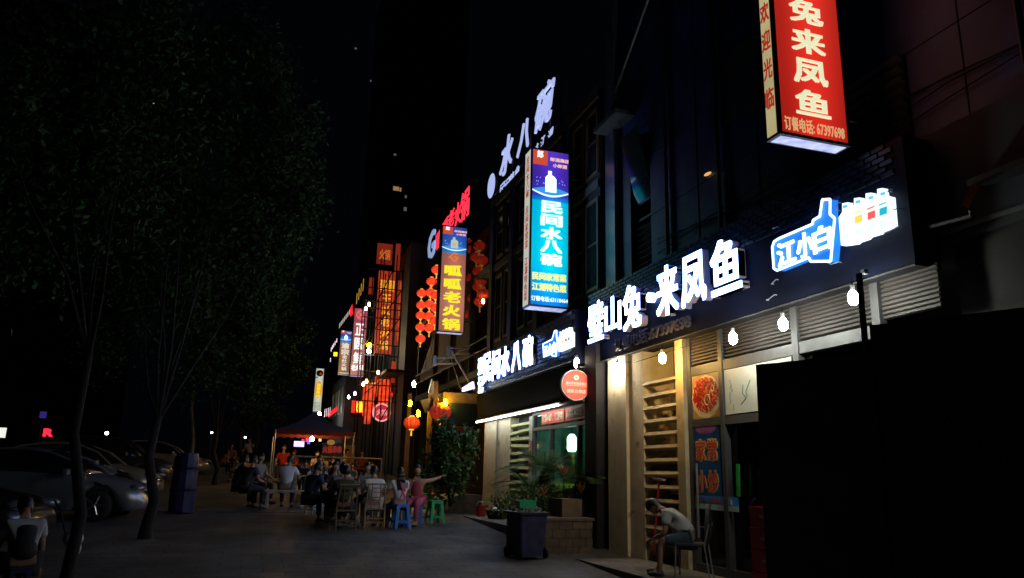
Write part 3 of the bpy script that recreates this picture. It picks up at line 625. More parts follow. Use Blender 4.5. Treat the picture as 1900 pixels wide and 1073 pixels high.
# ================================================================ vertical light boxes
class Face:
    def __init__(s, o, w_, h): s.o, s.w, s.h = o, w_, h
    def P(s, u, v, d=.004): return (u*s.w, -d, v*s.h)
    def text(s, st, u, v, w_, h, m_, bold=.03, name='lettering', d=.004, shear=0):
        return glyphs(MB(), st, s.P(u, v, d), PX, FZ, w_*s.w, h*s.h, .003, bold, shear).build(name, m_, s.o)
    def col(s, st, u, v, cw, pitch_, m_, bold=.03, name='character', ch=.88, d=.004):
        for k, c in enumerate(st):
            if c != ' ': glyphs(MB(), c, s.P(u, v-k*pitch_, d), PX, FZ, cw*s.w, pitch_*ch*s.h, .003, bold).build(name, m_, s.o)
    def shape(s, pts, m_, name, d=.005):
        return MB().poly([s.P(u, v, d) for u, v in pts], (0, .002, 0)).build(name, m_, s.o)
def box_sign(label, bl, br, ztop, depth, stops, s, name='light_box_sign', side=None, tube=.2, rz=None, mname='lb', bottom=None):
    d = br-bl; w_ = math.hypot(d.x, d.y); rz = math.atan2(d.y, d.x); z0 = (bl.z+br.z)/2; h = ztop-z0
    o = thing(name, label, 'light box sign', (bl.x, bl.y, z0), rz)
    fm = lightbox(mname, stops, 0, h, s, tube, w_*.55, w_*.5)
    t = .035
    MB().bx((t, 0, t), (w_-t, .01, h-t)).build('face_panel', fm, o)
    MB().bx((0, -.012, 0), (t, depth, h)).bx((w_-t, -.012, 0), (w_, depth, h)).bx((t, -.012, 0), (w_-t, depth, t)).bx((t, -.012, h-t), (w_-t, depth, h)).bx((t, depth-.02, t), (w_-t, depth, h-t)).build('casing', darkmetal, o)
    MB().bx((-.004, .04, t), (-.001, depth-.03, h-t)).build('side_panel', side or fm, o)
    MB().bx((.04, .03, -.006), (w_-.04, depth-.03, -.002)).build('underside_panel', bottom or emis('underside_glow', (.6, .65, 1), .65, var=.4, scale=8), o)
    for k_ in (.12, .85): MB().tube((w_, depth/2, h*k_), (w_+.35, depth/2, h*k_), .02).build('bracket', darkmetal, o)
    return o, Face(o, w_, h)
# red one over the corner shop
Yf = 6.65
bl, br = at(1446, 243, Y=Yf), at(1579, 278, Y=Yf); 
o, F = box_sign('tall red light box with cream characters hanging top right', bl, br, bl.z+3.4, .24, [(0, (.62, .02, .012)), (.3, (.72, .025, .015)), (1, (.75, .04, .02))], .82,
                side=emis('cream_side_glow', (.8, .68, .34), .55, var=.15), mname='red_face', tube=.35, bottom=emis('red_box_underside', (.55, .6, 1), .8, var=.5, scale=6))
H = F.h; crm = emis('cream_glow', (.85, .85, .55), .95, base=(.6, .6, .4))
pitch_m = .455
for k, c in enumerate('鱼凤来兔山璧'):
    glyphs(MB(), c, (F.w*.5, -.004, .46+.4*k), PX, FZ, F.w*.46, .31, .003, .035).build('character', crm, o)
glyphs(MB(), '订餐电话: 67397698', (F.w*.5, -.004, .155), PX, FZ, F.w*.84, .17, .003, .015).build('phone_number', emis('orange_cream', (.85, .55, .25), .7), o)
redd = mat('side_red_print', (.6, .06, .03), .5, bump=0)
for k, c in enumerate('临光迎欢鱼凤'):
    glyphs(MB(), c, (-.006, .125, .5+.37*k), (0, -1, 0), FZ, .15, .25, .003, .03).build('character', emis('side_red_glow', (.55, .04, .02), .6), o)
# cyan one
Yf = 15.35
bl, br = at(981, 567, Y=Yf), at(1056, 574, Y=Yf); zt = at(1055, 284, Y=Yf).z
CY = (0, .55, .82)
o, F = box_sign('tall cyan light box with white characters and a lit bottle at its top', bl, br, zt, .42,
    [(0, (0, .14, .6)), (.1, (0, .3, .72)), (.3, (0, .62, .85)), (.66, (0, .55, .82)), (.665, (0, .25, .75)), (.7, (.03, .05, .5)), (.8, (.06, .02, .42)), (1, (.07, .03, .4))], 1.0,
    side=emis('pale_side_glow', (.7, .72, .62), .7), mname='cyan_face', tube=.3)
wht = emis('white_glow', (.85, 1, 1), 1.15); org = emis('pink_print_glow', (.95, .55, .5), .9); yel = emis('yellow_glow', (.9, .9, .25), 1.0); lit = emis('bottle_glow', (.6, 1, 1), 2.2)
redb = emis('badge_red', (.75, .09, .04), .8)
def bottle_top(F, v0, v1, big=True, lit_=lit):
    """white bottle on a disc in the band v0..v1 with the red badge at the left"""
    dv = v1-v0
    F.shape([(.05, v1-.005-dv*.32), (.42, v1-.005-dv*.32), (.42, v1-.012), (.05, v1-.012)], redb, 'badge')
    F.text('郎', .23, v1-dv*.12, .15, dv*.15, wht, .02, d=.008)
    F.text('郎酒集团', .74, v1-dv*.19, .5, dv*.075, org, .04); F.text('小郎酒', .74, v1-dv*.31, .36, dv*.075, org, .04)
    arc1 = [(.03+.94*t/12, v0+dv*.13-dv*.1*math.sin(math.pi*t/12)) for t in range(13)]
    arc2 = [(.97-.94*t/12, v0+dv*.155-dv*.085*math.sin(math.pi*t/12)) for t in range(13)]
    F.shape(arc1+arc2, wht, 'rim_print')
    arc3 = [(.97-.94*t/12, v0+dv*.16+dv*.07*math.sin(math.pi*t/12)) for t in range(13)]
    F.shape(arc1+arc3, emis('disc_blue', (.05, .35, .85), .9), 'disc_print', d=.0045)
    F.shape([(.37, v0+dv*.13), (.65, v0+dv*.13), (.65, v0+dv*.4), (.6, v0+dv*.45), (.53, v0+dv*.48), (.53, v0+dv*.56), (.44, v0+dv*.56), (.44, v0+dv*.48), (.4, v0+dv*.45), (.37, v0+dv*.42)], lit_, 'bottle_print', d=.006)
    F.text('郎', .5, v0+dv*.28, .12, dv*.1, emis('tan_print', (.6, .4, .15), .7), .0, d=.01)
    for k in range(14):
        u = .12+random.random()*.24 if k % 3 else .68+random.random()*.2; v = v0+dv*(.24+random.random()*.16)
        F.shape([(u, v), (u+.03, v+.003), (u+.025, v+.009)], emis('splash_print', (.3, .6, 1), 1), 'splash_print')
bottle_top(F, .68, 1.0)
F.col('民间水八碗', .54, .625, .5, .083, wht, .05)
F.text('民间家常菜', .5, .185, .84, .045, yel, .05); F.text('江湖特色菜', .5, .12, .84, .045, yel, .05)
F.text('订餐电话:63118464', .51, .048, .9, .03, wht, .02)
column(MB(), '民间水八碗 民间家常菜 江湖特色菜', (-.006, .21, F.h*.93), (0, -1, 0), FZ, .17, F.h*.054, .003).build('lettering', MC['side_red_glow'], o)
# brown one with yellow characters
Yf = 26.5
bl, br = at(811, 616, Y=Yf), at(861, 618, Y=Yf); zt = at(868, 423, Y=Yf).z
o, F = box_sign('brown light box with yellow characters in front of red lanterns', bl, br, zt, .35,
    [(0, (.42, .16, .11)), (.3, (.5, .2, .15)), (.735, (.4, .13, .09)), (.74, (.02, .25, .6)), (.8, (.02, .12, .5)), (1, (.03, .05, .35))], .85, mname='brown_face', tube=.25, side=darkmetal)
bottle_top(F, .755, 1.0, lit_=emis('beige_bottle', (.55, .6, .5), .9))
ye2 = emis('yellow_brush_glow', (.95, .85, .03), 1.0)
F.shape([(.5, .745), (.67, .735), (.6, .725), (.5, .733), (.41, .705), (.52, .675), (.6, .69), (.55, .703), (.5, .7), (.5, .712), (.68, .712), (.68, .69), (.55, .655), (.3, .7)], emis('orange_mark', (.85, .2, .05), .9), 'logo_mark')
F.col('呱呱老火锅', .5, .575, .6, .125, ye2, .05, ch=.78)
F.shape([(.03, .0), (.05, .0), (.05, 1), (.03, 1)], mat('sheen_edge', (.3, .2, .2), .3), 'edge_trim')
# far pair
Yf = 46
bl, br = at(626, 694, Y=Yf), at(648, 696, Y=Yf); zt = at(630, 612, Y=Yf).z
o, F = box_sign('small far brown light box with blue top and pale characters, left of the pair', bl, br, zt, .3,
    [(0, (.5, .42, .15)), (.045, (.5, .42, .15)), (.05, (.2, .09, .06)), (.7, (.35, .13, .09)), (.735, (.03, .2, .6)), (.9, (.02, .05, .35)), (1, (.02, .04, .3))], .95, mname='far_brown_face', side=darkmetal)
bottle_top(F, .76, 1.0)
F.col('渝宗', .5, .645, .62, .14, emis('pale_char', (.8, .75, .6), 1.0), .04); F.col('老灶火锅', .5, .39, .4, .088, emis('pale_char', (.8, .75, .6), 1.0), .03)
Yf = 44
bl, br = at(648.5, 697, Y=Yf), at(675, 699, Y=Yf); zt = at(659, 571, Y=Yf).z
o, F = box_sign('far mauve light box with big white characters, right of the pair', bl, br, zt, .3,
    [(0, (.28, .07, .1)), (.5, (.3, .09, .12)), (1, (.38, .09, .12))], .8, mname='mauve_face', side=darkmetal)
w9 = emis('plain_white_glow', (.9, .9, .9), 1.1)
F.col('正圆鲜', .5, .68, .62, .21, w9, .03, ch=.8); F.text('老火锅', .5, .12, .82, .085, w9, .05)
rg = emis('ring_red', (.85, .15, .15), 1.0)
rb = MB()
for k in range(16):
    a = k*math.pi/8; b = (k+1)*math.pi/8
    rb.tube((F.w*(.5+.3*math.cos(a)), -.01, F.h*.9+F.w*.3*math.sin(a)), (F.w*(.5+.3*math.cos(b)), -.01, F.h*.9+F.w*.3*math.sin(b)), .03, n=5)
rb.bx((F.w*.42, -.02, F.h*.9-.08), (F.w*.58, -.005, F.h*.9+.08)).tube((F.w*.3, -.01, F.h*.9-F.w*.2), (F.w*.7, -.01, F.h*.9+F.w*.2), .02, n=5).tube((F.w*.7, -.01, F.h*.9-F.w*.2), (F.w*.3, -.01, F.h*.9+F.w*.2), .02, n=5)
rb.build('logo_ring', rg, o)
for v in (.22, .55, .8): F.shape([(0, v), (1, v), (1, v+.006), (0, v+.006)], mat('seam_dark', (.05, .02, .02), .5), 'seam')
# far white one
Yf = 60
bl, br = at(579.5, 765, Y=Yf), at(596, 763, Y=Yf); zt = at(590, 683, Y=Yf).z
o, F = box_sign('far white light box with orange oval, leftmost of the lit signs above the canopy', bl, br, zt, .3,
    [(0, (.6, .65, .5)), (.5, (.7, .7, .55)), (1, (.6, .62, .5))], .75, mname='white_face', side=darkmetal)
F.shape([(.5+.42*math.cos(t*.393), .5+.2*math.sin(t*.393)) for t in range(16)], emis('oval_orange', (.85, .35, .03), .9), 'oval')
F.col('加盟热线', .5, .61, .42, .085, emis('oval_yellow', (.95, .8, .05), 1), .04)
F.shape([(.5+.4*math.cos(t*.393), .88+.075*math.sin(t*.393)) for t in range(16)], mat('ink_black', (.02, .02, .02), .5), 'ink_disc'); F.text('火', .6, .87, .3, .06, redb, .03, d=.01)
for k in range(6): F.shape([(.15, .2-k*.03), (.85, .2-k*.03), (.85, .208-k*.03), (.15, .208-k*.03)], mat('print_grey_flat', (.3, .35, .3), .5), 'small_print')

# ================================================================ rooftop letters
rl = thing('rooftop_sign', 'white brush-style rooftop characters with a pale disc above the second shop', 'rooftop sign', (6.9, 22, 10.4))
z7 = lambda a, b: (860+a/2.331, 140+b/2.331)
def roofch(par, ch, xl, xr, yt, yb, X, m_, bold=0, shear=.3, depth=.06):
    a_ = at((xl+xr)/2, yt, X=X).z; b_ = at((xl+xr)/2, yb, X=X).z; yl, yr = at(xl, (yt+yb)/2, X=X).y, at(xr, (yt+yb)/2, X=X).y
    glyphs(W(), ch, (X, (yl+yr)/2, (a_+b_)/2), FX, FZ, yl-yr, a_-b_, depth, bold, shear).build('letter', m_, par)
for ch, a, b, c, d in (('水', 168, 216, 268, 415), ('八', 243, 290, 205, 325), ('碗', 318, 390, 48, 215)):
    roofch(rl, ch, 860+a/2.331, 860+b/2.331, 140+c/2.331, 140+d/2.331, 6.9, ROOFL, .004)
for ch, a, b, c, d in (('民', 158, 178, 470, 528), ('间', 180, 198, 448, 505), ('精', 200, 218, 425, 485), ('典', 222, 242, 398, 455), ('江', 335, 352, 265, 315), ('湖', 366, 386, 235, 290), ('大', 314, 326, 295, 320)):
    roofch(rl, ch, 860+a/2.331, 860+b/2.331, 140+c/2.331, 140+d/2.331, 6.9, ROOFL, 0, depth=.02)
p = at(911.5, 345, X=6.9); W().ball(p, (.06, .42, .44), 20, 8).build('disc', ROOFL, rl)
fr = W()
for ya, za in ((23.4, 10.9), (21.7, 11.1), (20, 11.2), (18.4, 11.4), (17.6, 11.4)): fr.tube((7.0, ya, 10.2), (7.0, ya, za+.6), .02, n=5)
fr.tube((7.0, 23.6, 10.9), (7.0, 17.4, 10.9), .02, n=5).build('frame', darkmetal, rl)
rr_ = thing('rooftop_sign', 'red rooftop characters and a bluish logo above the lantern restaurant', 'rooftop sign', (7.4, 30, 11))
RED = emis('red_letter_glow', (1, .03, .06), 1.5)
z6 = lambda a, b: (560+a/2.438, 340+b/2.438)
for ch, a, b, c, d in (('呱', 608, 628, 220, 295), ('呱', 638, 662, 165, 235), ('老', 664, 690, 125, 195), ('火', 694, 720, 92, 190), ('锅', 722, 757, 35, 160)):
    roofch(rr_, ch, 560+a/2.438, 560+b/2.438, 340+c/2.438, 340+d/2.438, 7.6, RED, .015, 0, .03)
roofch(rr_, 'G', *(560+576/2.438, 560+603/2.438, 340+225/2.438, 340+335/2.438), 7.6, emis('pale_blue_glow', (.4, .55, .9), .6), .03, 0)
fr = W()
for px in (804, 825, 848, 868): q = at(px, 440, X=7.7); fr.tube((7.75, q.y, 9.5), (7.75, q.y, 12), .03, n=5)
fr.build('frame', darkmetal, rr_)

# ================================================================ lantern restaurant
lr = thing('restaurant_building', 'dark restaurant building hung with rows of red lanterns', 'building', (7.8, 30, 1))
W().bx((8.0, 23.1, 0), (13, 38, 11.2)).build('wall', dark_wall, lr)
W().bx((7.2, 23.1, 5.0), (8.0, 37, 5.25)).bx((7.2, 23.1, 8.6), (8.0, 37, 8.8)).build('balcony_slab', dark_wall, lr)
W().poly([(7.3, 37, 5.9), (7.3, 27.2, 5.9), (7.3, 27.2, 10.4), (7.3, 29, 10.6)], (.15, 0, 0)).build('gable_screen', mat('dark_brown', (.08, .04, .03), .7), lr)
for y in (24, 27, 30, 33, 36.5): W().bx((7.2, y, 1), (7.4, y+.2, 8.6)).build('post', blackm, lr)
for y in (25.5, 28.5, 31.5, 34.5):
    for z in (5.8, 9.2): W().bx((7.97, y-.6, z), (8.0, y+.6, z+1.6)).build('window', mat('amber_window', (.12, .06, .03), .3), lr)
W().bx((7.15, 23.2, 5.8), (7.2, 37, 5.85)).bx((7.15, 23.2, 6.2), (7.2, 37, 6.25)).build('railing', darkmetal, lr)
lant_g = emis('lantern_glow', (1, .06, .02), .8, var=.6, scale=2.5, base=(.6, .03, .02))
lant_d = emis('dim_lantern_glow', (.8, .04, .02), .1, var=.5, scale=2.5, base=(.5, .03, .02))
gold = emis('lantern_gold', (1, .5, .08), .9, base=(.5, .3, .05))
LABEL_L = 'glowing red paper lantern hanging in strings beside the brown light box'
def mk_lantern(r, m_, squash=.78, label=LABEL_L, group='glowing red lanterns beside the brown light box', name='paper_lantern'):
    t_ = thing(name, label, 'lantern', (0, 0, 0), group=group)
    prof = [(r*math.sin(math.pi*(i+.7)/9.4), -r*squash*math.cos(math.pi*(i+.7)/9.4)) for i in range(9)]
    MB().lathe(prof, n=28, rib=.09).build('shade', m_, t_)
    gold = MC['lantern_gold'] if m_ is not lant_d else emis('dim_lantern_gold', (1, .4, .06), .12, base=(.3, .15, .03))
    MB().lathe([(r*.3, -r*squash-.03), (r*.3, -r*squash+.05)], n=12).build('cap', gold, t_); MB().lathe([(r*.3, r*squash-.05), (r*.3, r*squash+.03)], n=12).build('cap', gold, t_)
    MB().lathe([(.02, -r*squash-.04), (.035, -r*squash-.22)], n=6).build('tassel', gold, t_)
    return t_
ORD = ['topmost', 'second', 'third', 'fourth', 'fifth', 'sixth', 'seventh']
GL = [(587, 445), (583, 495), (542, 498), (610, 392), (578, 548), (540, 552), (606, 508), (575, 602), (538, 598), (602, 622), (577, 655), (536, 652), (537, 704), (605, 565)]
DL = [(752, 275), (752, 338), (750, 400), (750, 462), (746, 530), (800, 468), (806, 535), (800, 400), (790, 335), (803, 285), (772, 300), (760, 592), (822, 500), (770, 430), (775, 520), (815, 350), (810, 440)]
def lan_label(a, b):
    col_ = lambda q: 0 if q < 560 else (1 if q < 595 else 2)
    r_ = sorted(y for x, y in GL if col_(x) == col_(a)).index(b)
    return 'glowing red paper lantern, %s from the top in the %s string' % (ORD[r_] if r_ else 'first', ['left', 'middle', 'right'][col_(a)])
def dim_label(a, b):
    col_ = lambda q: 0 if q < 765 else (1 if q < 796 else 2)
    r_ = sorted(y for x, y in DL if col_(x) == col_(a)).index(b)
    return 'dim red paper lantern right of the brown light box, %s down in the %s string' % (ORD[r_] if r_ else 'first', ['left', 'middle', 'right'][col_(a)])
L0 = mk_lantern(.24, lant_g); L1 = mk_lantern(.24, lant_d, label='dim red paper lantern in the dark behind the brown light box', group='dim lanterns right of the brown light box'); f0 = [True, True]
for (a, b) in ((587, 445), (583, 495), (542, 498), (610, 392), (578, 548), (540, 552), (606, 508), (575, 602), (538, 598), (602, 622), (577, 655), (536, 652), (537, 704), (605, 565)):
    q = at(*z6(a, b), X=7.0); o = L0 if f0[0] else copy_tree(L0); f0[0] = False; o.location = q; o['label'] = lan_label(a, b)
for (a, b) in ((752, 275), (752, 338), (750, 400), (750, 462), (746, 530), (800, 468), (806, 535), (800, 400), (790, 335), (803, 285), (772, 300), (760, 592), (822, 500), (770, 430), (775, 520), (815, 350), (810, 440)):
    q = at(*z6(a, b), X=7.4); o = L1 if f0[1] else copy_tree(L1); f0[1] = False; o.location = q; o['label'] = dim_label(a, b)
st = W()
for a in (540, 580, 605): 
    q = at(*z6(a, 420), X=7.0); st.tube((7.0, q.y, 6.2), (7.0, q.y, 10.6), .012, n=4)
st.build('hanging_wire', darkmetal, lr)
bulb('light_bulb', 'small warm bulb among the dim lanterns right of the brown light box', at(*z6(820, 535), X=7.3), far_warm, r=.05)
# big lanterns over the entrance hut
big = mk_lantern(.3, emis('dark_lantern', (.9, .06, .02), .25, var=.3, base=(.6, .05, .03)), .75, 'large red lantern hanging under the warm bulbs left of the hut', None)
big.location = at(764, 785, Y=27)
big = mk_lantern(.36, emis('dark_lantern', (.9, .06, .02), .25), .7, 'wide red lantern hanging under the hut eave beside the screen', None)

big.location = at(817, 765, Y=24)

# entrance hut with awning, television screen and small lcd sign
hut = thing('entrance_hut', 'small wooden entrance hut with pale awning and hanging lanterns', 'hut', (5.6, 25, .8))
woodd = mat('dark_wood', (.13, .07, .04), .7, var=.3, scale=5)
for x_, y_ in ((5.4, 24.6), (7.3, 24.6), (5.4, 29)): W().bx((x_, y_, .7), (x_+.15, y_+.15, 4.6)).build('post', woodd, hut)
W().bx((5.6, 26.2, .7), (8, 26.3, 4.4)).build('back_wall', woodd, hut)
for k in range(10): W().bx((5.5, 24.68, 2.75+k*.12), (6.5, 24.74, 2.82+k*.12)).build('slat', mat('red_brown_slat', (.3, .07, .04), .6), hut)
W().poly([at(779, 743, Y=25), at(812, 735, Y=24.6), at(818, 752, Y=24.6), at(790, 766, Y=25)], (0, .05, 0)).build('awning', mat('pale_awning', (.55, .5, .4), .6), hut)
a_, b_ = at(818, 733, Y=24.5), at(880, 738, Y=24.5)
W().bx((a_.x, 24.2, a_.z-.05), (b_.x+.4, 26.2, a_.z+.05)).build('roof', mat('tan_ceiling', (.16, .12, .07), .7), hut)
W().bx((a_.x, 24.15, a_.z-.32), (b_.x+.4, 24.2, a_.z+.06)).build('fascia', MC['tan_ceiling'], hut)
W().poly([at(802, 703, Y=25.5), at(811, 720, Y=25.5), at(815, 733, Y=25.5), at(803, 734, Y=25.5), at(795, 728, Y=25.5)], (0, .08, 0)).build('striped_flag', mat('pale_flag', (.7, .72, .65), .7), hut)
tv = thing('television', 'dark screen with a streak of light hung in the hut entrance', 'screen', at(866, 770, Y=23.9))
q0, q1 = at(833, 790, Y=23.9), at(889, 750, Y=23.9)
W().bx((q0.x, 23.9, q0.z), (q1.x, 23.98, q1.z)).build('casing', blackm, tv)
W().bx((q0.x+.03, 23.89, q0.z+.03), (q1.x-.03, 23.9, q1.z-.03)).build('screen', mat('teal_screen', (.012, .03, .04), .25, bump=0), tv)
for (px, py, m_, lab, yy) in ((768, 713, cool, 'bright white bulb high beside the hut awning', 26), (761, 749, warm, 'warm yellow bulb above the large red lantern', 27.4), (776, 768, warm, 'lower warm yellow bulb right of the large red lantern', 26), (826.5, 747, warm, 'warm bulb hanging under the hut eave', 23.8)):
    bulb('light_bulb', lab, at(px, py, Y=yy), m_, r=.055, L=.2, top=.5, group=None)
ld = thing('led_sign', 'small slanted lit white-violet sign beside the shop sign', 'sign', at(868, 717, X=6.3))
W().poly([at(*q, X=6.25) for q in ((857, 720), (876, 708), (878, 721), (857, 727))], (.06, 0, 0)).build('face', emis('violet_white', (.72, .65, 1), 1.6), ld)
W().tube(at(857, 728, X=6.4), at(832, 650, X=6.9), .02).tube(at(877, 722, X=6.3), at(838, 655, X=6.9), .02).build('bracket', steel, ld)
fl_ = thing('flood_lamp_rack', 'two pairs of grey lamp arms sticking out of the dark roof', 'lamp bracket', at(840, 650, Y=24))
rk = W()
for (x0, y0) in ((808, 664), (834, 646)):
    for dy in (0, 11): rk.tube(at(x0, y0+dy, Y=24), at(x0+38, y0+dy, Y=24), .03)
    rk.box(at(x0-2, y0+5, Y=24), (.12, .12, .3))
rk.tube(at(838, 650, Y=24), at(880, 725, Y=24), .03)
rk.build('arms', steel, fl_)

# ================================================================ scaffolded restaurant with red lit panels
sb = thing('restaurant_building', 'restaurant behind scaffolding with tall red lit panels', 'building', (6.5, 42, 1.5))
W().bx((6.9, 38.5, 1), (11, 56, 13.5)).build('wall', dark_wall, sb)
W().bx((6.0, 38.6, 6.6), (6.9, 44, 6.75)).build('slab', dark_wall, sb)
def redpanel(bl, br, zt, Y, name_, lab, s=.7, txt=None):
    l, r_ = at(*bl, Y=Y), at(*br, Y=Y)
    o = thing(name_, lab, 'light box sign', (l.x, Y, l.z))
    w_, h = r_.x-l.x, zt-l.z
    MB().bx((0, 0, 0), (w_, .2, h)).build('panel', emis('red_panel_'+str(len(MC)), (.75, .07, .035), s, var=.35, scale=.8), o)
    return o, Face(o, w_, h)
gl = emis('gold_char_glow', (1, .45, .03), .9)
o, F = redpanel((694, 655), (727, 657), at(705, 502, Y=42).z, 42, 'light_box_sign', 'tall red light box with gold characters behind scaffolding', .4)
F.text('聚圆', .5, .82, .8, .13, gl, .03); F.col('王灶老火锅', .52, .66, .5, .14, gl, .04, ch=.75)
o, F = redpanel((699, 488), (727, 490), at(712, 452, Y=42.5).z, 42.5, 'light_box_sign', 'dull red panel on top of the scaffolded restaurant', .2)
F.text('火锅', .5, .45, .7, .5, emis('dim_orange', (.9, .2, .03), .6), .03)
o, F = redpanel((733, 500), (741, 502), at(737, 452, Y=41).z, 41, 'light_box_sign', 'narrow dim red panel right of the scaffolded top', .26)
o, F = redpanel((684, 545), (692, 547), at(690, 515, Y=45).z, 45, 'light_box_sign', 'short dim red panel left of the tall scaffolded light box', .25)
o, F = redpanel((733, 640), (742, 642), at(737, 520, Y=40.5).z, 40.5, 'light_box_sign', 'narrow dark red vertical panel right of the gold characters', .3)
F.col('老火锅美食', .5, .9, .6, .19, emis('dim_orange', (.9, .2, .03), .6), .0)
for k_, (px_, py_, w2, h2, s_) in enumerate(((748, 600, 7, 60, .16), (757, 560, 5, 40, .1), (729, 690, 9, 40, .3), (745, 700, 8, 26, .18))):
    redpanel((px_-w2/2, py_+h2/2), (px_+w2/2, py_+h2/2), at(px_, py_-h2/2, Y=41).z, 41.2, 'lit_panel', 'dim red glowing strip among the poles, '+['tall one right of the gold characters', 'short faint one farthest right', 'square one below the gold characters', 'squat one beside the cylindrical lanterns'][k_], s_)
sf = thing('scaffolding', 'black lattice of scaffolding poles over the red restaurant front', 'scaffolding', (6, 40.5, 1.6))
pts_x = [at(x, 600, Y=40.3).x for x in (676, 692, 706, 716, 730, 742, 758)]
zb0, zt0 = at(700, 780, Y=40.3).z, at(700, 470, Y=40.3).z
for i, x in enumerate(pts_x):
    for y in (40.3, 41.5): W().tube((x, y, gz(y)), (x, y, zt0-i % 2*.8), .03, n=6).build('pole', blackm, sf)
for py in (500, 535, 560, 573, 590, 612, 640, 660, 690, 715, 745):
    z = at(700, py, Y=40.3).z; W().tube((pts_x[0]-.1, 40.3, z), (pts_x[-1]+.1, 40.3, z), .03, n=6).build('rail', blackm, sf)
for (a, b, c, d) in ((676, 640, 758, 520), (692, 660, 742, 590), (676, 730, 730, 690), (706, 780, 758, 690), (690, 580, 730, 500)):
    W().tube(at(a, b, Y=40.2), at(c, d, Y=40.2), .03, n=6).build('brace', blackm, sf)
cyl = thing('tube_lantern', 'tall cylindrical red lantern in the columns behind the scaffolding', 'lantern', (0, 0, 0), group='cylindrical red lanterns behind the scaffolding')
MB().lathe([(.12, -.36), (.21, -.3), (.21, .3), (.12, .36)], n=16, rib=.04).build('shade', emis('cylinder_lantern_glow', (.95, .07, .02), .75, var=.5, scale=3), cyl)
MB().lathe([(.12, .36), (.12, .42)], n=10).build('cap', gold, cyl)
z8 = lambda a, b: (560+a/4.667, 560+b/4.667)
CLN = ((565, 760), (560, 825), (572, 885), (560, 940), (565, 1000), (590, 880), (592, 940), (735, 665), (735, 725), (700, 690), (695, 745), (700, 800), (690, 860), (665, 700), (735, 790), (720, 860), (620, 770), (590, 820))
def cyl_label(a, b):
    col_ = lambda q: 0 if q < 580 else (1 if q < 650 else (2 if q < 715 else 3))
    r_ = sorted(y for x, y in CLN if col_(x) == col_(a)).index(b)
    return 'cylindrical red lantern behind scaffolding, %s down in the %s column' % (ORD[r_] if r_ else 'first', ['leftmost', 'second', 'third', 'rightmost'][col_(a)])
first = True
for a, b in ((565, 760), (560, 825), (572, 885), (560, 940), (565, 1000), (590, 880), (592, 940), (735, 665), (735, 725), (700, 690), (695, 745), (700, 800), (690, 860), (665, 700), (735, 790), (720, 860), (620, 770), (590, 820)):
    o = cyl if first else copy_tree(cyl); first = False; o.location = at(*z8(a, b), Y=42); o['label'] = cyl_label(a, b)
rp = thing('round_sign', 'round red and white logo sign low behind the scaffolding', 'sign', at(*z8(690, 960), Y=40.8))
MB().lathe([(.48, 0), (.48, .06)], n=24, M=RX).build('ring', emis('pink_ring', (1, .45, .45), .9), rp); MB().lathe([(.4, 0), (.4, .09)], n=24, M=RX).build('face', emis('deep_red_face', (.7, .03, .05), .7), rp)
glyphs(MB(), '火锅', (0, -.1, 0), PX, FZ, .55, .32, .01).build('lettering', MC['pink_ring'], rp)
ysn = thing('shop_sign', 'yellow characters on a red backing low left of the scaffolding', 'sign', at(*z8(480, 890), Y=47))
l, r_ = at(*z8(428, 960), Y=47), at(*z8(528, 930), Y=47); zt_ = at(*z8(440, 855), Y=47).z
W().bx((l.x, 47, l.z), (l.x+.2, 47.1, zt_)).bx((l.x+.2, 47.05, l.z), (r_.x, 47.1, zt_)).build('backing', emis('red_sign_back', (.9, .03, .02), .8), ysn)
glyphs(W(), '火锅鱼', ((l.x+r_.x)/2+.1, 47, (l.z+zt_)/2), PX, FZ, (r_.x-l.x-.25), zt_-l.z-.1, .05, .04).build('lettering', emis('yellow_sign_glow', (1, .75, .02), 1.6), ysn)
rsn = thing('shop_sign', 'slanted red sign with white strokes beside the canopy top', 'sign', at(618, 768, Y=50))
W().poly([at(*z8(a, b), Y=50) for a, b in ((232, 965), (306, 905), (308, 942), (232, 1005))], (0, .1, 0)).build('face', emis('bright_red_face', (1, .02, .03), 1.2), rsn)
for k in range(4): W().bx(at(*z8(195+k*15, 1000-k*5), Y=50), at(*z8(203+k*15, 930-k*5), Y=50.05)).build('stroke', emis('pinkish_white', (1, .75, .85), 1.3), rsn)
ws = thing('shop_sign', 'row of tall white letters on the far roof edge above the light boxes', 'sign', at(632, 600, Y=48))
for k in range(7): W().poly([at(*z8(322+k*14, 232-k*19), Y=48), at(*z8(330+k*14, 222-k*19), Y=48), at(*z8(334+k*14, 178-k*19), Y=48), at(*z8(326+k*14, 190-k*19), Y=48)], (0, .05, 0)).build('letter', emis('dull_white_letter', (.75, .68, .6), .6), ws)
W().poly([at(*z8(418, 60), Y=47.5), at(*z8(438, 20), Y=47.5), at(*z8(442, 110), Y=47.5), at(*z8(420, 130), Y=47.5)], (0, .05, 0)).build('red_panel', MC['bright_red_face'], ws)
gs = thing('shop_sign', 'small golden characters on the roof left of the scaffolding', 'sign', at(665, 550, Y=47))
for k in range(4): W().bx(at(661+k*4, 564-k*8, Y=47), at(663+k*4, 545-k*9, Y=47.1)).build('letter', emis('dim_gold', (.8, .45, .05), .6), gs)
pl_ = thing('shop_sign', 'far pink white neon characters left of the light boxes', 'sign', at(618, 640, Y=58))
for k, (a, b) in enumerate(((245, 520), (252, 430), (262, 410), (272, 395), (285, 375), (300, 352))): W().bx(at(*z8(a, b), Y=58), at(*z8(a+6, b-32), Y=58.1)).build('letter', emis('pinkish_white', (1, .75, .85), 1.3), pl_)
W().bx(at(*z8(275, 470), Y=58), at(*z8(308, 440), Y=58.1)).build('yellow_letter', MC['yellow_sign_glow'], pl_)
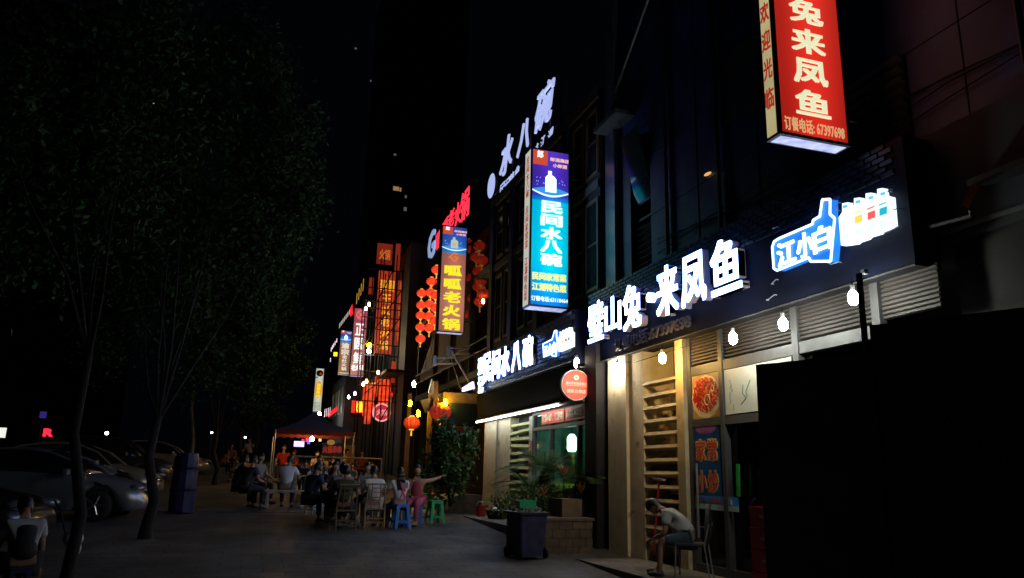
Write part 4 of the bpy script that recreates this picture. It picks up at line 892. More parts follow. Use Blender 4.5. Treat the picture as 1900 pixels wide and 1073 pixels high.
fb = thing('far_building', 'far row building with balconies below the light box pair', 'building', (6, 50, 2))
W().bx((6.0, 56.5, 1), (14, 90, 13)).build('wall', dark_wall, fb)
W().bx((5.0, 47.6, 1), (6.8, 56, 7.6)).build('wing', dark_wall, fb)
for k in range(4): W().bx((4.95, 48.2+k*2, 5.2), (5.0, 49.2+k*2, 6.8)).build('window', mat('pale_window', (.25, .24, .2), .4), fb)
for (px, py, m_, lab, yy) in ((685, 565, far_warm, 'upper of two small bulbs on the scaffold top', 40), (679, 573, far_cool, 'lower of two small bulbs on the scaffold top', 40), (684, 652, cool, 'bright white bulb right of the mauve light box', 40), (685, 641, warm, 'warm bulb just above the bright white one', 40.2),
        (701.5, 691.5, far_warm, 'small bulb on the scaffold eave, highest of three', 40), (680, 708, far_warm, 'small bulb on the scaffold eave, middle of three', 40), (674, 713, far_warm, 'small bulb on the scaffold eave, lowest of three', 40), (658.5, 730.5, far_cool, 'white bulb left of the cylindrical lanterns', 44), (647, 737, far_cool, 'small white bulb above the yellow sign', 45), (593, 768, cool, 'cold white lamp at the canopy peak', 50)):
    bulb('light_bulb', lab, at(px, py, Y=yy), m_, r=.1 if m_ in (cool, warm) else .06, L=.2, top=None)

# ================================================================ far tower and lights on the left
tw = thing('tower_block', 'black tower block with a few lit windows far behind', 'building', (60, 150, 0))
q0, q1 = at(700, 300, Y=150), at(860, 300, Y=150)
W().bx((q0.x, 150, 0), (q1.x, 170, 110)).build('wall', blackm, tw)
for (px, py, w_, h, m_) in ((735, 350, 1.2, .9, 'amber'), (752, 388, .6, .8, 'cool'), (753, 365, .4, .6, 'cool'), (733, 287, .5, .4, 'cool'), (743, 352, .35, .8, 'amber'), (660, 90, .4, .4, 'cool'), (688, 150, .3, .3, 'cool')):
    c_ = at(px, py, Y=149.9)
    W().bx((c_.x-w_/2, 149.9, c_.z-h/2), (c_.x+w_/2, 149.99, c_.z+h/2)).build('window', emis('amber_pane', (.8, .45, .2), .35) if m_ == 'amber' else emis('cool_pane', (.4, .5, .6), .18), tw)
lb = thing('tower_block', 'black block behind the trees with two tiny lit windows', 'building', (-90, 110, 0))
W().bx((-140, 120, 0), (-20, 135, 70)).build('wall', blackm, lb)
for px, py in ((284, 190), (208, 315)): c_ = at(px, py, Y=119.9); W().bx((c_.x-.15, 119.9, c_.z-.15), (c_.x+.15, 119.98, c_.z+.15)).build('window', emis('bright_pane', (1, .95, .85), 3), lb)
def pole_sign(lab, px, py, w_, h, m_, txt=None, Y=55):
    c_ = at(px, py, Y=Y); t_ = thing('street_sign', lab, 'sign', (c_.x, Y, gz(Y)-.13))
    z = c_.z-gz(Y)+.13
    MB().bx((-w_/2, -.06, z-h/2), (w_/2, .06, z+h/2)).build('panel', blackm if txt else m_, t_)
    if txt: glyphs(MB(), txt, (0, -.06, z), PX, FZ, w_, h, .04, .05).build('letter', m_, t_)
    MB().tube((0, 0, 0), (0, 0, z-h/2), .05).build('pole', darkmetal, t_)
pole_sign('small red lit sign showing a letter R at the far left', 90, 803, .45, .45, emis('neon_red', (1, .02, .05), 1.8), 'R')
pole_sign('small white lit sign at the left edge', 2, 803, .5, .6, emis('neon_white', (.9, .9, .85), 1))
pole_sign('dim violet sign above the red letter sign', 80, 770, .35, .4, emis('neon_violet', (.08, .06, .5), .3))
for k, (px, py, s_) in enumerate(((198, 804, .1), (393, 803, .06), (455, 812, .06))):
    c_ = at(px, py, Y=50); t_ = thing('street_lamp', ['tiny white street lamp left of the forked tree', 'tiny white street lamp right of the pale pole', 'tiny white street lamp above the standing waiter'][k], 'lamp', (c_.x, 50, gz(50)-.13))
    z = c_.z-gz(50)+.13; MB().ball((0, 0, z), s_, 8, 6).build('lamp_head', emis('lamp_white', (1, .97, .9), 12), t_); MB().tube((0, 0, 0), (0, 0, z), .04).build('pole', darkmetal, t_)
# ================================================================ planter, palms, bush, bin
pt = thing('stone_planter', 'low stone tiled planter under the palms beside the cream pier', 'planter', (5.5, 13.4, .28))
PX0, PX1 = 4.72, 6.02
W().bx((PX0, 13.46, .2), (PX1, 14.5, .88)).build('core', mat('grout', (.1, .08, .06), .9), pt)
for r_ in range(4):
    n = 5
    for k in range(n+(r_ % 2)):
        x0 = PX0+(k-(.5 if r_ % 2 else 0))*(PX1-PX0)/n; x1 = x0+(PX1-PX0)/n-.008; x0 = max(x0, PX0); x1 = min(x1, PX1)
        W().bx((x0, 13.435-random.random()*.006, .285+r_*.15), (x1, 13.46, .285+r_*.15+.142)).build('tile', stone_m, pt)
W().bx((PX0-.03, 13.41, .88), (PX1+.04, 14.52, .925)).build('coping', stone_m, pt)
W().bx((5.55, 13.75, .925), (5.95, 14.4, 1.25)).build('block', stone_m, pt)
ps = thing('stone_planter', 'rough stone planter wall behind the green stools', 'planter', (4.9, 20, .6))
pw0, pw1 = onG(822, 952), onG(893, 956)
W().poly([(pw0.x, pw0.y, .4), (pw1.x, pw1.y, .4), (pw1.x, pw1.y, 1.13), ((pw0.x+pw1.x)/2, (pw0.y+pw1.y)/2, 1.15), (pw0.x, pw0.y, .98)], (0, 1.6, 0)).build('wall', stone_m, ps)

leafm = [mat('leaf_dark', (.04, .085, .028), .6, var=.4, bump=0, spec=.2), mat('leaf_mid', (.06, .13, .035), .6, var=.4, bump=0, spec=.2), mat('leaf_yellowish', (.1, .15, .035), .6, var=.4, bump=0, spec=.2)]
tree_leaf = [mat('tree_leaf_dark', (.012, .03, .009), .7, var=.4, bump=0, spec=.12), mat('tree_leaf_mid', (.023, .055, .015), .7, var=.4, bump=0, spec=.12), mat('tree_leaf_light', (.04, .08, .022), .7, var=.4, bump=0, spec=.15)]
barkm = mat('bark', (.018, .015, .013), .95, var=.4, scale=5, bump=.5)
palebark = mat('pale_bark', (.3, .27, .22), .85, var=.35, scale=4, bump=.4)
def leaves(mb, c, rad, n, size, clumps=40, spread=.28, rnd=random, droop=0):
    cs = []
    while len(cs) < clumps:
        p = Vector([rnd.uniform(-1, 1) for _ in range(3)])
        if .25 < p.length < 1: cs.append(Vector(c)+Vector([p[i]*rad[i] for i in range(3)]))
    ws = [rnd.uniform(.4, 1.6) for _ in cs]
    for _ in range(n):
        k = rnd.choices(range(clumps), ws)[0]
        p = cs[k]+Vector([rnd.gauss(0, spread*rad[i]*.8) for i in range(3)])
        u = Vector([rnd.gauss(0, 1) for _ in range(3)]).normalized(); u.z -= droop; u.normalize(); v = u.orthogonal().normalized(); v = (v*math.cos(rnd.random()*6)+u.cross(v)*math.sin(rnd.random()*6)).normalized()
        s_ = size*rnd.uniform(.6, 1.3); mb.cur = rnd.choice((0, 0, 1, 1, 2))
        mb.add([p-u*s_*.5, p+v*s_*.22, p+u*s_*.5, p-v*s_*.22], [(0, 1, 2, 3)])
    return cs
def tree(label, base, top, crown_c, rad, n, size, tr=.16, branches=7, bark=None, clumps=45, fork=.45, group=None):
    t_ = thing('street_tree', label, 'tree', base, group=group)
    cm = W(); cs = leaves(cm, crown_c, rad, n, size, clumps, .13); cm.build('crown', tree_leaf, t_)
    tm_ = W(); b = Vector(base); tp = Vector(top); fk = b.lerp(tp, fork)+Vector((.05, 0, 0))
    pts = [b-Vector((0, 0, .1)), b.lerp(fk, .3)+Vector((.09, .02, 0)), b.lerp(fk, .65)-Vector((.08, 0, 0)), fk]
    tm_.loft([pts[0], pts[0]+Vector((0, 0, .25))]+pts[1:], [tr*1.35, tr*1.05, tr*.95, tr*.82, tr*.7], 14)
    tm_.build('trunk', bark or barkm, t_, smooth=True)
    for k in range(branches):
        c_ = random.choice(cs); md = fk.lerp(c_, .55)+Vector((random.uniform(-.5, .5), random.uniform(-.5, .5), random.uniform(0, .7))); jt = lambda s_: Vector([random.uniform(-s_, s_) for _ in range(3)])
        W().loft([fk-Vector((0, 0, .1)), fk.lerp(md, .3)+jt(.12), fk.lerp(md, .7)+jt(.16), md, md.lerp(c_, .5)+jt(.2), c_], [tr*.42, tr*.26, tr*.17, tr*.11, tr*.06, .005], 8).build('branch', bark or barkm, t_, smooth=True)
    return t_
b0 = onG(268, 1000)
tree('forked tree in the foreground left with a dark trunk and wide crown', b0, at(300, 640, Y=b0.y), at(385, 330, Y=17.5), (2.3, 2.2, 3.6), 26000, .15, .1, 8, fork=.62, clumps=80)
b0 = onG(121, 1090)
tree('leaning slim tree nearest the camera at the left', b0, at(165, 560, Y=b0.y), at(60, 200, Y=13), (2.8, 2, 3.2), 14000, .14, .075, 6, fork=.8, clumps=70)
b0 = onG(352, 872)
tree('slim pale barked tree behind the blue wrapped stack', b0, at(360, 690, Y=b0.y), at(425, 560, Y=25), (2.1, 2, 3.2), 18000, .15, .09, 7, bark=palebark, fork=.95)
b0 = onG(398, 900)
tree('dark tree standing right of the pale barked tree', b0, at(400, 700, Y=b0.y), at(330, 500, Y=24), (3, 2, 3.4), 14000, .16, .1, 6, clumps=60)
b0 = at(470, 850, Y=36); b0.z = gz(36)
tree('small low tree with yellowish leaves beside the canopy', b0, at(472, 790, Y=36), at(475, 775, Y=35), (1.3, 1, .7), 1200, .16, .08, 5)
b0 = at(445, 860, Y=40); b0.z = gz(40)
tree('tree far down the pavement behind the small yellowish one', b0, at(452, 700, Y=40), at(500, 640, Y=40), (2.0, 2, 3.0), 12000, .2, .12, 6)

def palm(lab, base, n, L, up=.7, cat='plant', group=None):
    t_ = thing('cycad_palm', lab, cat, base, group=group)
    MB().lathe([(.1, 0), (.13, .15), (.09, .34)], n=10).build('trunk', barkm, t_)
    for k in range(n):
        a = k*2.4+random.random()*.4; el = random.uniform(.25, 1.25); mb = MB(); pts = []
        for i in range(9):
            s_ = i/8*L; rise = math.sin(el)*s_*up-(s_**2)*(.38 if el < .8 else .22); pts.append(Vector((math.cos(a)*s_*math.cos(el*.75), math.sin(a)*s_*math.cos(el*.75), .32+rise)))
        mb.path(pts, .008, .003, n=4)
        for i in range(1, 9):
            for q in range(3):
                p = pts[i-1].lerp(pts[i], q/3); d = (pts[i]-pts[i-1]).normalized(); sd = d.cross(Vector((0, 0, 1))).normalized()
                for sgn in (-1, 1):
                    tip = p+(sd*sgn+d*.6+Vector((0, 0, .12))).normalized()*L*.26*(1-.55*abs(i/8-.4))
                    mb.cur = 0; mb.add([p+d*.008, p-d*.008, tip], [(0, 1, 2)])
        mb.build('frond', leafm[1], t_)
    return t_
palm('spiky cycad palm in the planter in front of the shop window, left of centre', at(1010, 905, Y=15.6), 30, 1.25)
palm('spiky cycad palm in the planter, right of centre', at(1075, 925, Y=14.8), 26, 1.1)
palm('spiky cycad palm at the left end of the planter beside the bin', at(985, 935, Y=16.6), 24, 1.15)
for (px, py, lab) in ((1078, 900, 'wilted orange leaf bundle among the palms, right'), (1046, 868, 'wilted orange leaf bundle among the palms, middle'), (1008, 908, 'wilted orange leaf bundle among the palms, left')):
    t_ = thing('dry_leaf_bundle', lab, 'plant', at(px, py+20, Y=14.6)); lm = MB()
    for k in range(26):
        a = random.random()*6.28; u = Vector((math.cos(a)*.5, math.sin(a)*.5, 1)).normalized(); p = Vector((0, 0, .02)); s_ = random.uniform(.15, .32); v = u.cross(Vector((0, 0, 1))).normalized()
        lm.add([p, p+u*s_*.5+v*.03, p+u*s_, p+u*s_*.5-v*.03], [(0, 1, 2, 3)])
    lm.build('dry_leaves', mat('dry_leaf', (.45, .16, .08), .7, bump=0), t_); MB().tube((0, 0, -.35), (0, 0, .03), .015).build('stem', barkm, t_)
us = thing('shrub', 'dark low shrub filling the planter behind the palms', 'plant', (5.3, 14.9, .9)); um = W(); leaves(um, (5.35, 15.0, 1.15), (.75, .5, .35), 1500, .09, 30); um.build('foliage', leafm, us)
bu = thing('bush', 'big broad leaved bush hanging over the stone planter', 'bush', at(830, 940, Y=19.5))
bm_ = W(); leaves(bm_, at(835, 850, Y=19.8), (.72, .55, .95), 2600, .17, 40, .2, droop=.4); bm_.build('foliage', leafm, bu)
W().path([at(835, 940, Y=19.9), at(830, 890, Y=19.9), at(815, 840, Y=19.8)], .04, .02).path([at(835, 940, Y=19.9), at(850, 880, Y=19.9), at(868, 830, Y=19.8)], .04, .02).build('stem', barkm, bu)

def bin_():
    p = onG(978, 1037); o = thing('wheeled_bin', 'large navy wheeled bin with open lid in front of the planter', 'bin', (p.x, 13.0, gz(13)), R(8), None, .92)
    def ring(w_, d, z, r_=.05):
        pts = []
        for sx, sy in ((1, 1), (-1, 1), (-1, -1), (1, -1)):
            for t in range(4):
                a = {(1, 1): 0, (-1, 1): 90, (-1, -1): 180, (1, -1): 270}[(sx, sy)]+t*30
                pts.append((sx*(w_/2-r_)+r_*math.cos(R(a)), sy*(d/2-r_)+r_*math.sin(R(a)), z))
        return pts
    mb = MB(); lv = [ring(.46, .5, .04), ring(.5, .54, .3), ring(.57, .62, .78)]; n = 16
    mb.add(sum(lv, []), [(i*n+k, i*n+(k+1) % n, (i+1)*n+(k+1) % n, (i+1)*n+k) for i in range(2) for k in range(n)]+[tuple(range(n))]); mb.build('body', navy_plastic, o, smooth=False)
    rm = MB(); lv = [ring(.58, .63, .775), ring(.66, .7, .785), ring(.66, .7, .83), ring(.57, .62, .835)]
    rm.add(sum(lv, []), [(i*n+k, i*n+(k+1) % n, (i+1)*n+(k+1) % n, (i+1)*n+k) for i in range(3) for k in range(n)]); rm.build('rim', mat('bin_black', (.03, .03, .035), .35, bump=.05), o)
    for s_ in (-1, 1): MB().lathe([(.1, -.03), (.1, .03)], (s_*.27, .24, .1), n=16, M=Matrix.Rotation(R(90), 4, 'Y')).build('wheel', blackm, o)
    MB().lathe([(.1, -.02), (.1, .02)], (.31, -.16, .1), n=16, M=Matrix.Rotation(R(90), 4, 'Y')).build('wheel', blackm, o)
    MB().tube((-.25, .36, .8), (.25, .36, .8), .018).build('handle', blackm, o)
    rb = MB(); 
    for k in range(90):
        a = random.random()*6.28; q = random.random()*.24; rb.ball((q*math.cos(a), q*math.sin(a), .76+random.random()*.1), random.uniform(.03, .08), 6, 4)
    rb.build('rubbish_bags', mat('bag_black', (.03, .035, .04), .3), o)
    return p
bp = bin_()
gb = thing('basket', 'bright green plastic basket perched on the rubbish in the bin', 'basket', (bp.x+.0, 13.05, gz(13)+.8))
MB().bx((-.14, -.1, 0), (.14, .1, .02)).bx((-.15, -.11, .02), (.15, -.09, .14)).bx((-.15, .09, .02), (.15, .11, .14)).bx((-.15, -.09, .02), (-.13, .09, .14)).bx((.13, -.09, .02), (.15, .09, .14)).build('shell', emis('green_basket', (.0, .35, .14), .12, base=(.02, .5, .2)) if False else green_plastic, gb)
MB().bx((-.16, -.12, .135), (.16, -.105, .15)).bx((-.16, .105, .135), (.16, .12, .15)).build('rim', green_plastic, gb)
p = at(892, 957, X=5.7); bk = thing('bucket', 'small red bucket against the white wall of the second shop', 'bucket', (p.x, p.y, .62))
MB().lathe([(.11, 0), (.14, .26), (.15, .27), (.13, .27), (.1, .03)], n=16).build('body', red_plastic, bk); MB().path([(-.14, 0, .27), (-.08, 0, .36), (.08, 0, .36), (.14, 0, .27)], .006).build('handle', steel, bk)
p = at(921, 957, X=5.8); bk = thing('washing_up_tub', 'dark tub of bowls beside the red bucket', 'tub', (p.x, p.y, .62))
MB().lathe([(.2, 0), (.27, .2), (.28, .2), (.24, .2), (.18, .03)], n=16).build('body', blackm, bk); MB().ball((0, 0, .2), (.18, .18, .08), 10, 6).build('bowls', steel, bk)
p = at(1168, 935, X=6.2)

# ================================================================ furniture
def stool(label, p, m_, rz=0, s=1.0, group=None, h=.5):
    o = thing('plastic_stool', label, 'stool', p, rz, group, s)
    t, b = .13, .185
    MB().bx((-t-.01, -t-.01, h-.025), (t+.01, t+.01, h)).build('seat', m_, o, bevel=.008)
    MB().poly([(-t-.012, -t-.012, h-.07), (t+.012, -t-.012, h-.07), (t+.01, -t-.01, h-.024), (-t-.01, -t-.01, h-.024)], (0, .014, 0)).poly([(-t-.012, t-.002, h-.07), (t+.012, t-.002, h-.07), (t+.01, t-.004, h-.024), (-t-.01, t-.004, h-.024)], (0, .014, 0)).bx((-t-.012, -t, h-.07), (-t, t, h-.024)).bx((t, -t, h-.07), (t+.012, t, h-.024)).build('apron', m_, o)
    for sx in (-1, 1):
        for sy in (-1, 1):
            f, g_ = .075, .06
            x1, y1, x0, y0 = sx*(t+.012), sy*(t+.012), sx*b, sy*b
            vs = [(x1, y1, h-.03), (x1-sx*f, y1, h-.03), (x1-sx*f, y1-sy*.012, h-.03), (x1-sx*.012, y1-sy*.012, h-.03), (x1-sx*.012, y1-sy*f, h-.03), (x1, y1-sy*f, h-.03),
                  (x0, y0, 0), (x0-sx*g_, y0, 0), (x0-sx*g_, y0-sy*.012, 0), (x0-sx*.012, y0-sy*.012, 0), (x0-sx*.012, y0-sy*g_, 0), (x0, y0-sy*g_, 0)]
            MB().add(vs, [(0, 1, 2, 3, 4, 5), (6, 7, 8, 9, 10, 11)]+[(k, (k+1) % 6, 6+(k+1) % 6, 6+k) for k in range(6)]).build('leg', m_, o)
    q = b-.027; z = .13
    MB().bx((-q, -q-.008, z), (q, -q+.004, z+.05)).bx((-q, q-.004, z), (q, q+.008, z+.05)).bx((-q-.008, -q, z), (-q+.004, q, z+.05)).bx((q-.004, -q, z), (q+.008, q, z+.05)).build('stretcher', m_, o)
    return o
stool('bright blue plastic stool nearest the camera, left of the pair', onG(743, 982), blue_plastic, R(6), 1.0, h=.52)
stool('bright blue plastic stool under the woman in the patterned dress', onG(768, 975), blue_plastic, R(-8), 1.0, h=.52)
stool('dark blue plastic stool half hidden left of the bright blue pair', onG(724, 978), navy_plastic, R(15), 1, h=.5)
stool('green plastic stool in the open beside the diners', onG(806, 972), green_plastic, R(10), 1.0, h=.52)
stool('green plastic stool behind the front green one', onG(790, 955), green_plastic, R(-5), 1.0, h=.52)

bamboo = mat('bamboo', (.3, .22, .12), .6, var=.3, scale=8)
def chair(label, p, rz, m_=bamboo, h=.42, bh=.92, group=None, wide=.42):
    o = thing('bamboo_chair', label, 'chair', p, rz, group); a, b = wide/2, .2      # back at -y
    MB().bx((-a, -b, h-.03), (a, b, h)).build('seat', m_, o)
    for sx in (-1, 1):
        MB().path([(sx*a, -b-.03, 0), (sx*a, -b, h), (sx*a*.85, -b-.08, bh)], .02, .016, n=7).build('leg', m_, o)
        MB().path([(sx*a, b+.02, 0), (sx*a, b, h)], .02, n=7).build('leg', m_, o)
    MB().tube((-a, -b-.08, bh), (a, -b-.08, bh), .022, n=7).build('top_rail', m_, o)
    for z in (.12, .2): MB().tube((-a, -b, z), (a, -b, z), .014, n=6).tube((-a, b, z), (a, b, z), .014, n=6).tube((-a, -b, z), (-a, b, z), .014, n=6).tube((a, -b, z), (a, b, z), .014, n=6).build('stretcher', m_, o)
    MB().tube((-.09, -b-.01, h), (-.09, -b-.07, bh), .012, n=6).tube((.09, -b-.01, h), (.09, -b-.07, bh), .012, n=6).build('back_post', m_, o)
    for z in (.55, .65, .75, .84): MB().tube((-.09, -b-.03-.05*(z-h)*2*.5, z), (.09, -b-.03-.05*(z-h)*2*.5, z), .011, n=6).build('back_rung', m_, o)
    return o
c1 = onG(690, 980); chair('bamboo chair with ladder back under the man in white at the near table', c1, R(3))
c2 = onG(634, 985); chair('dark bamboo chair under the man in green at the near table', c2, R(12), mat('dark_bamboo', (.12, .09, .06), .6))
def bench():
    a, b = onG(494, 943), onG(560, 943); d = b-a; o = thing('wooden_bench', 'plain wooden bench under the man in the white t-shirt', 'bench', (a.x, a.y, (a.z+b.z)/2), math.atan2(d.y, d.x)); L = math.hypot(d.x, d.y)
    wm = mat('pale_bench_wood', (.5, .38, .26), .6, var=.25, scale=4); h = .46
    MB().bx((-.12, -.14, h-.04), (L+.12, .14, h)).build('seat', wm, o)
    MB().poly([(0, -.11, h-.04), (0, -.11, h-.11), (L*.3, -.11, h-.06), (L*.5, -.11, h-.09), (L*.7, -.11, h-.06), (L, -.11, h-.11), (L, -.11, h-.04)], (0, .02, 0)).build('apron', wm, o)
    for x in (0, L):
        for y in (-.1, .1): MB().bx((x-.035, y-.03, 0), (x+.035, y+.03, h-.04)).build('leg', wm, o)
    return a, b
ba, bb = bench()
tabm = mat('table_wood', (.18, .11, .06), .45, var=.3, scale=3)
def table(label, c_, w_, d, h=.74, rz=0, m_=tabm, round_=False):
    o = thing('dining_table', label, 'table', c_, rz)
    if round_: MB().lathe([(w_/2, h-.03), (w_/2, h)], n=28).build('tabletop', m_, o)
    else: MB().bx((-w_/2, -d/2, h-.04), (w_/2, d/2, h)).build('tabletop', m_, o)
    k = .32 if round_ else .42
    for sx in (-1, 1):
        for sy in (-1, 1): MB().bx((sx*w_*k-.025, sy*d*k-.025, 0), (sx*w_*k+.025, sy*d*k+.025, h-.04)).build('leg', darkmetal, o)
    return o
T1 = Vector((c1.x-.35, c1.y+1.05, gz(c1.y+1.05))); table('low dining table crowded by diners nearest the camera', T1, 1.25, 1.0, .72)
T2 = onG(575, 938)+Vector((.35, .9, 0)); T2.z = gz(T2.y); table('dining table with cups and bottles behind the wooden bench', T2, 1.2, .9, .76)
cupm = mat('paper_white', (.7, .7, .68), .5); gm = glass('green_bottle', (.3, .6, .3), .5); amber = mat('amber_bottle', (.15, .07, .02), .1, spec=1)
def cup(lab, p): 
    o = thing('paper_cup', lab, 'cup', p); MB().lathe([(.028, 0), (.04, .1), (.036, .1), (.026, .005)], n=12).build('wall', cupm, o)
def bottle(lab, p, m_=amber):
    o = thing('beer_bottle', lab, 'bottle', p); MB().lathe([(.033, 0), (.035, .02), (.035, .15), (.014, .2), (.014, .26)], n=12).build('glass', m_, o, smooth=True); MB().lathe([(.0355, .05), (.0355, .12)], n=12).build('label_band', cupm, o); MB().lathe([(.016, .25), (.016, .27)], n=8).build('cap', steel, o)
def bowl(lab, p, m_=cupm):
    o = thing('dish', lab, 'bowl', p); MB().lathe([(.05, 0), (.12, .05), (.115, .05), (.05, .012)], n=16).build('bowl', m_, o); MB().ball((0, 0, .04), (.08, .08, .02), 10, 5).build('food', mat('food_brown', (.35, .12, .03), .5), o)
for dx, dy, s_ in ((-.42, -.3, 'left white paper cup on the table behind the bench'), (.22, -.36, 'right white paper cup on the table behind the bench'), (.33, -.33, 'second white paper cup from the right behind the bench')): cup(s_, T2+Vector((dx, dy, .76)))
for dx, dy, s_ in ((-.05, .05, 'brown beer bottle, left of two, on the table behind the bench'), (.08, .1, 'brown beer bottle, right of two, on the table behind the bench')): bottle(s_, T2+Vector((dx, dy, .76)))
bowl('white dish of food in the middle of the table behind the bench', T2+Vector((-.2, .0, .76)))
for dx, dy, s_ in ((-.2, -.1, 'white dish of food, left on the nearest dining table'), (.2, .05, 'white dish of food, right on the nearest dining table')): bowl(s_, T1+Vector((dx, dy, .72)))
bottle('brown beer bottle on the nearest dining table', T1+Vector((.0, -.05, .72))); cup('white paper cup on the nearest dining table edge', T1+Vector((-.4, -.35, .72)))
# folding wooden board propped at the diners' right
p = onG(835, 955); eb = thing('wooden_prop', 'leaning wooden prop with pale metal top at the right of the diners', 'stand', p)
q = [at(833, 934, Y=p.y), at(846, 902, Y=p.y+.1)]
W().box((q[0]+q[1])/2, (.1, .05, (q[1]-q[0]).length+.35), M=Matrix.Rotation(math.atan2((q[1]-q[0]).x, (q[1]-q[0]).z), 4, 'Y')).build('post', bamboo, eb)
W().box(q[1]+Vector((-.02, 0, .06)), (.36, .2, .03), M=Matrix.Rotation(R(6), 4, 'Y')).build('top', mat('pale_laminate', (.7, .72, .7), .35), eb)
p = onG(803, 943); rb_ = thing('bag', 'small orange-red plastic bag behind the green stools', 'bag', p+Vector((0, .2, .3))); MB().ball((0, 0, 0), (.1, .1, .14), 12, 8).build('bag_body', mat('orange_red_bag', (.75, .12, .04), .4), rb_); MB().tube((0, 0, .12), (0, 0, .2), .02, .04, 6).tube((0, 0, -.3), (0, 0, -.12), .01, n=5).build('knot', MC['orange_red_bag'], rb_)
wc = onG(588, 955); chair('white backed chair left of the nearest dining table', wc, R(-70), mat('white_plastic', (.6, .62, .65), .5), .42, .85)
# chair the resting man sits on, and the tan padded chair beside him
mseat = at(1262, 1012, X=6.0); mp = None
def steel_chair(lab, p, rz, pad):
    o = thing('padded_chair', lab, 'chair', p, rz)
    MB().bx((-.21, -.2, .43), (.21, .22, .48)).build('seat', pad, o, bevel=.015)
    pts = [(.19*math.cos(t*.3142), -.25-.05*(.5-abs(.5-t/10)), .68+.34*math.sin(t*.3142)) for t in range(11)]
    MB().poly([(x, y, z) for x, y, z in [(-.17, -.24, .52)]+[(a*-1, -.27, z) for a, b_, z in pts]+[(.17, -.24, .52)]], (0, .05, 0)).build('backrest', pad, o)
    for sx in (-1, 1):
        MB().path([(sx*.2, -.26, 0), (sx*.2, -.2, .45), (sx*.19, -.27, .75)], .012).build('leg', steel, o); MB().path([(sx*.2, .22, 0), (sx*.2, .2, .45)], .012).build('leg', steel, o)
    return o
steel_chair('tan padded steel chair with rounded back beside the resting man', at(1296, 1040, Z=.3)+Vector((.15, -.1, 0)), R(75), mat('tan_vinyl', (.5, .33, .17), .5))

# ================================================================ people
tmp = bpy.data.scenes.new('tmp')
def skin(verts, edges, radii, root=0, sub=1):
    me = bpy.data.meshes.new('s'); me.from_pydata([Vector(v) for v in verts], edges, []); ob = bpy.data.objects.new('s', me); tmp.collection.objects.link(ob)
    ob.modifiers.new('k', 'SKIN').use_smooth_shade = True
    for i, r_ in enumerate(radii):
        sv = me.skin_vertices[0].data[i]; sv.radius = (r_, r_) if not isinstance(r_, tuple) else r_; sv.use_root = (i == root)
    ob.modifiers.new('u', 'SUBSURF').levels = sub
    with bpy.context.temp_override(scene=tmp, view_layer=tmp.view_layers[0]):
        dg = bpy.context.evaluated_depsgraph_get(); m_ = bpy.data.meshes.new_from_object(ob.evaluated_get(dg))
    out = ([v.co.copy() for v in m_.vertices], [tuple(p.vertices) for p in m_.polygons])
    bpy.data.objects.remove(ob); bpy.data.meshes.remove(m_)
    return out
def ik(a, b, l1, l2, hint):
    a, b, hint = Vector(a), Vector(b), Vector(hint); d = b-a; L = min(d.length, (l1+l2)*.995)
    if d.length > L: b = a+d.normalized()*L
    x = (l1*l1-l2*l2+L*L)/(2*L); h = math.sqrt(max(0, l1*l1-x*x)); dn = (b-a).normalized(); hv = (hint-dn*hint.dot(dn)).normalized()
    return a+dn*x+hv*h, b
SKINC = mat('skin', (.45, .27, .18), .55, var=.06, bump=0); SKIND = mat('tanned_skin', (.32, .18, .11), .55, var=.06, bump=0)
HAIR = mat('black_hair', (.012, .01, .009), .45, var=.2, bump=.1); EYE_M = mat('eye_dark', (.01, .01, .01), .2, bump=0); LIP = mat('lip', (.35, .1, .08), .5, bump=0); SHOE = mat('dark_shoe', (.03, .03, .03), .5, bump=0)
CL = {}
def cloth(name, col): return mat(name, col, .85, var=.1, scale=5, bump=.15)
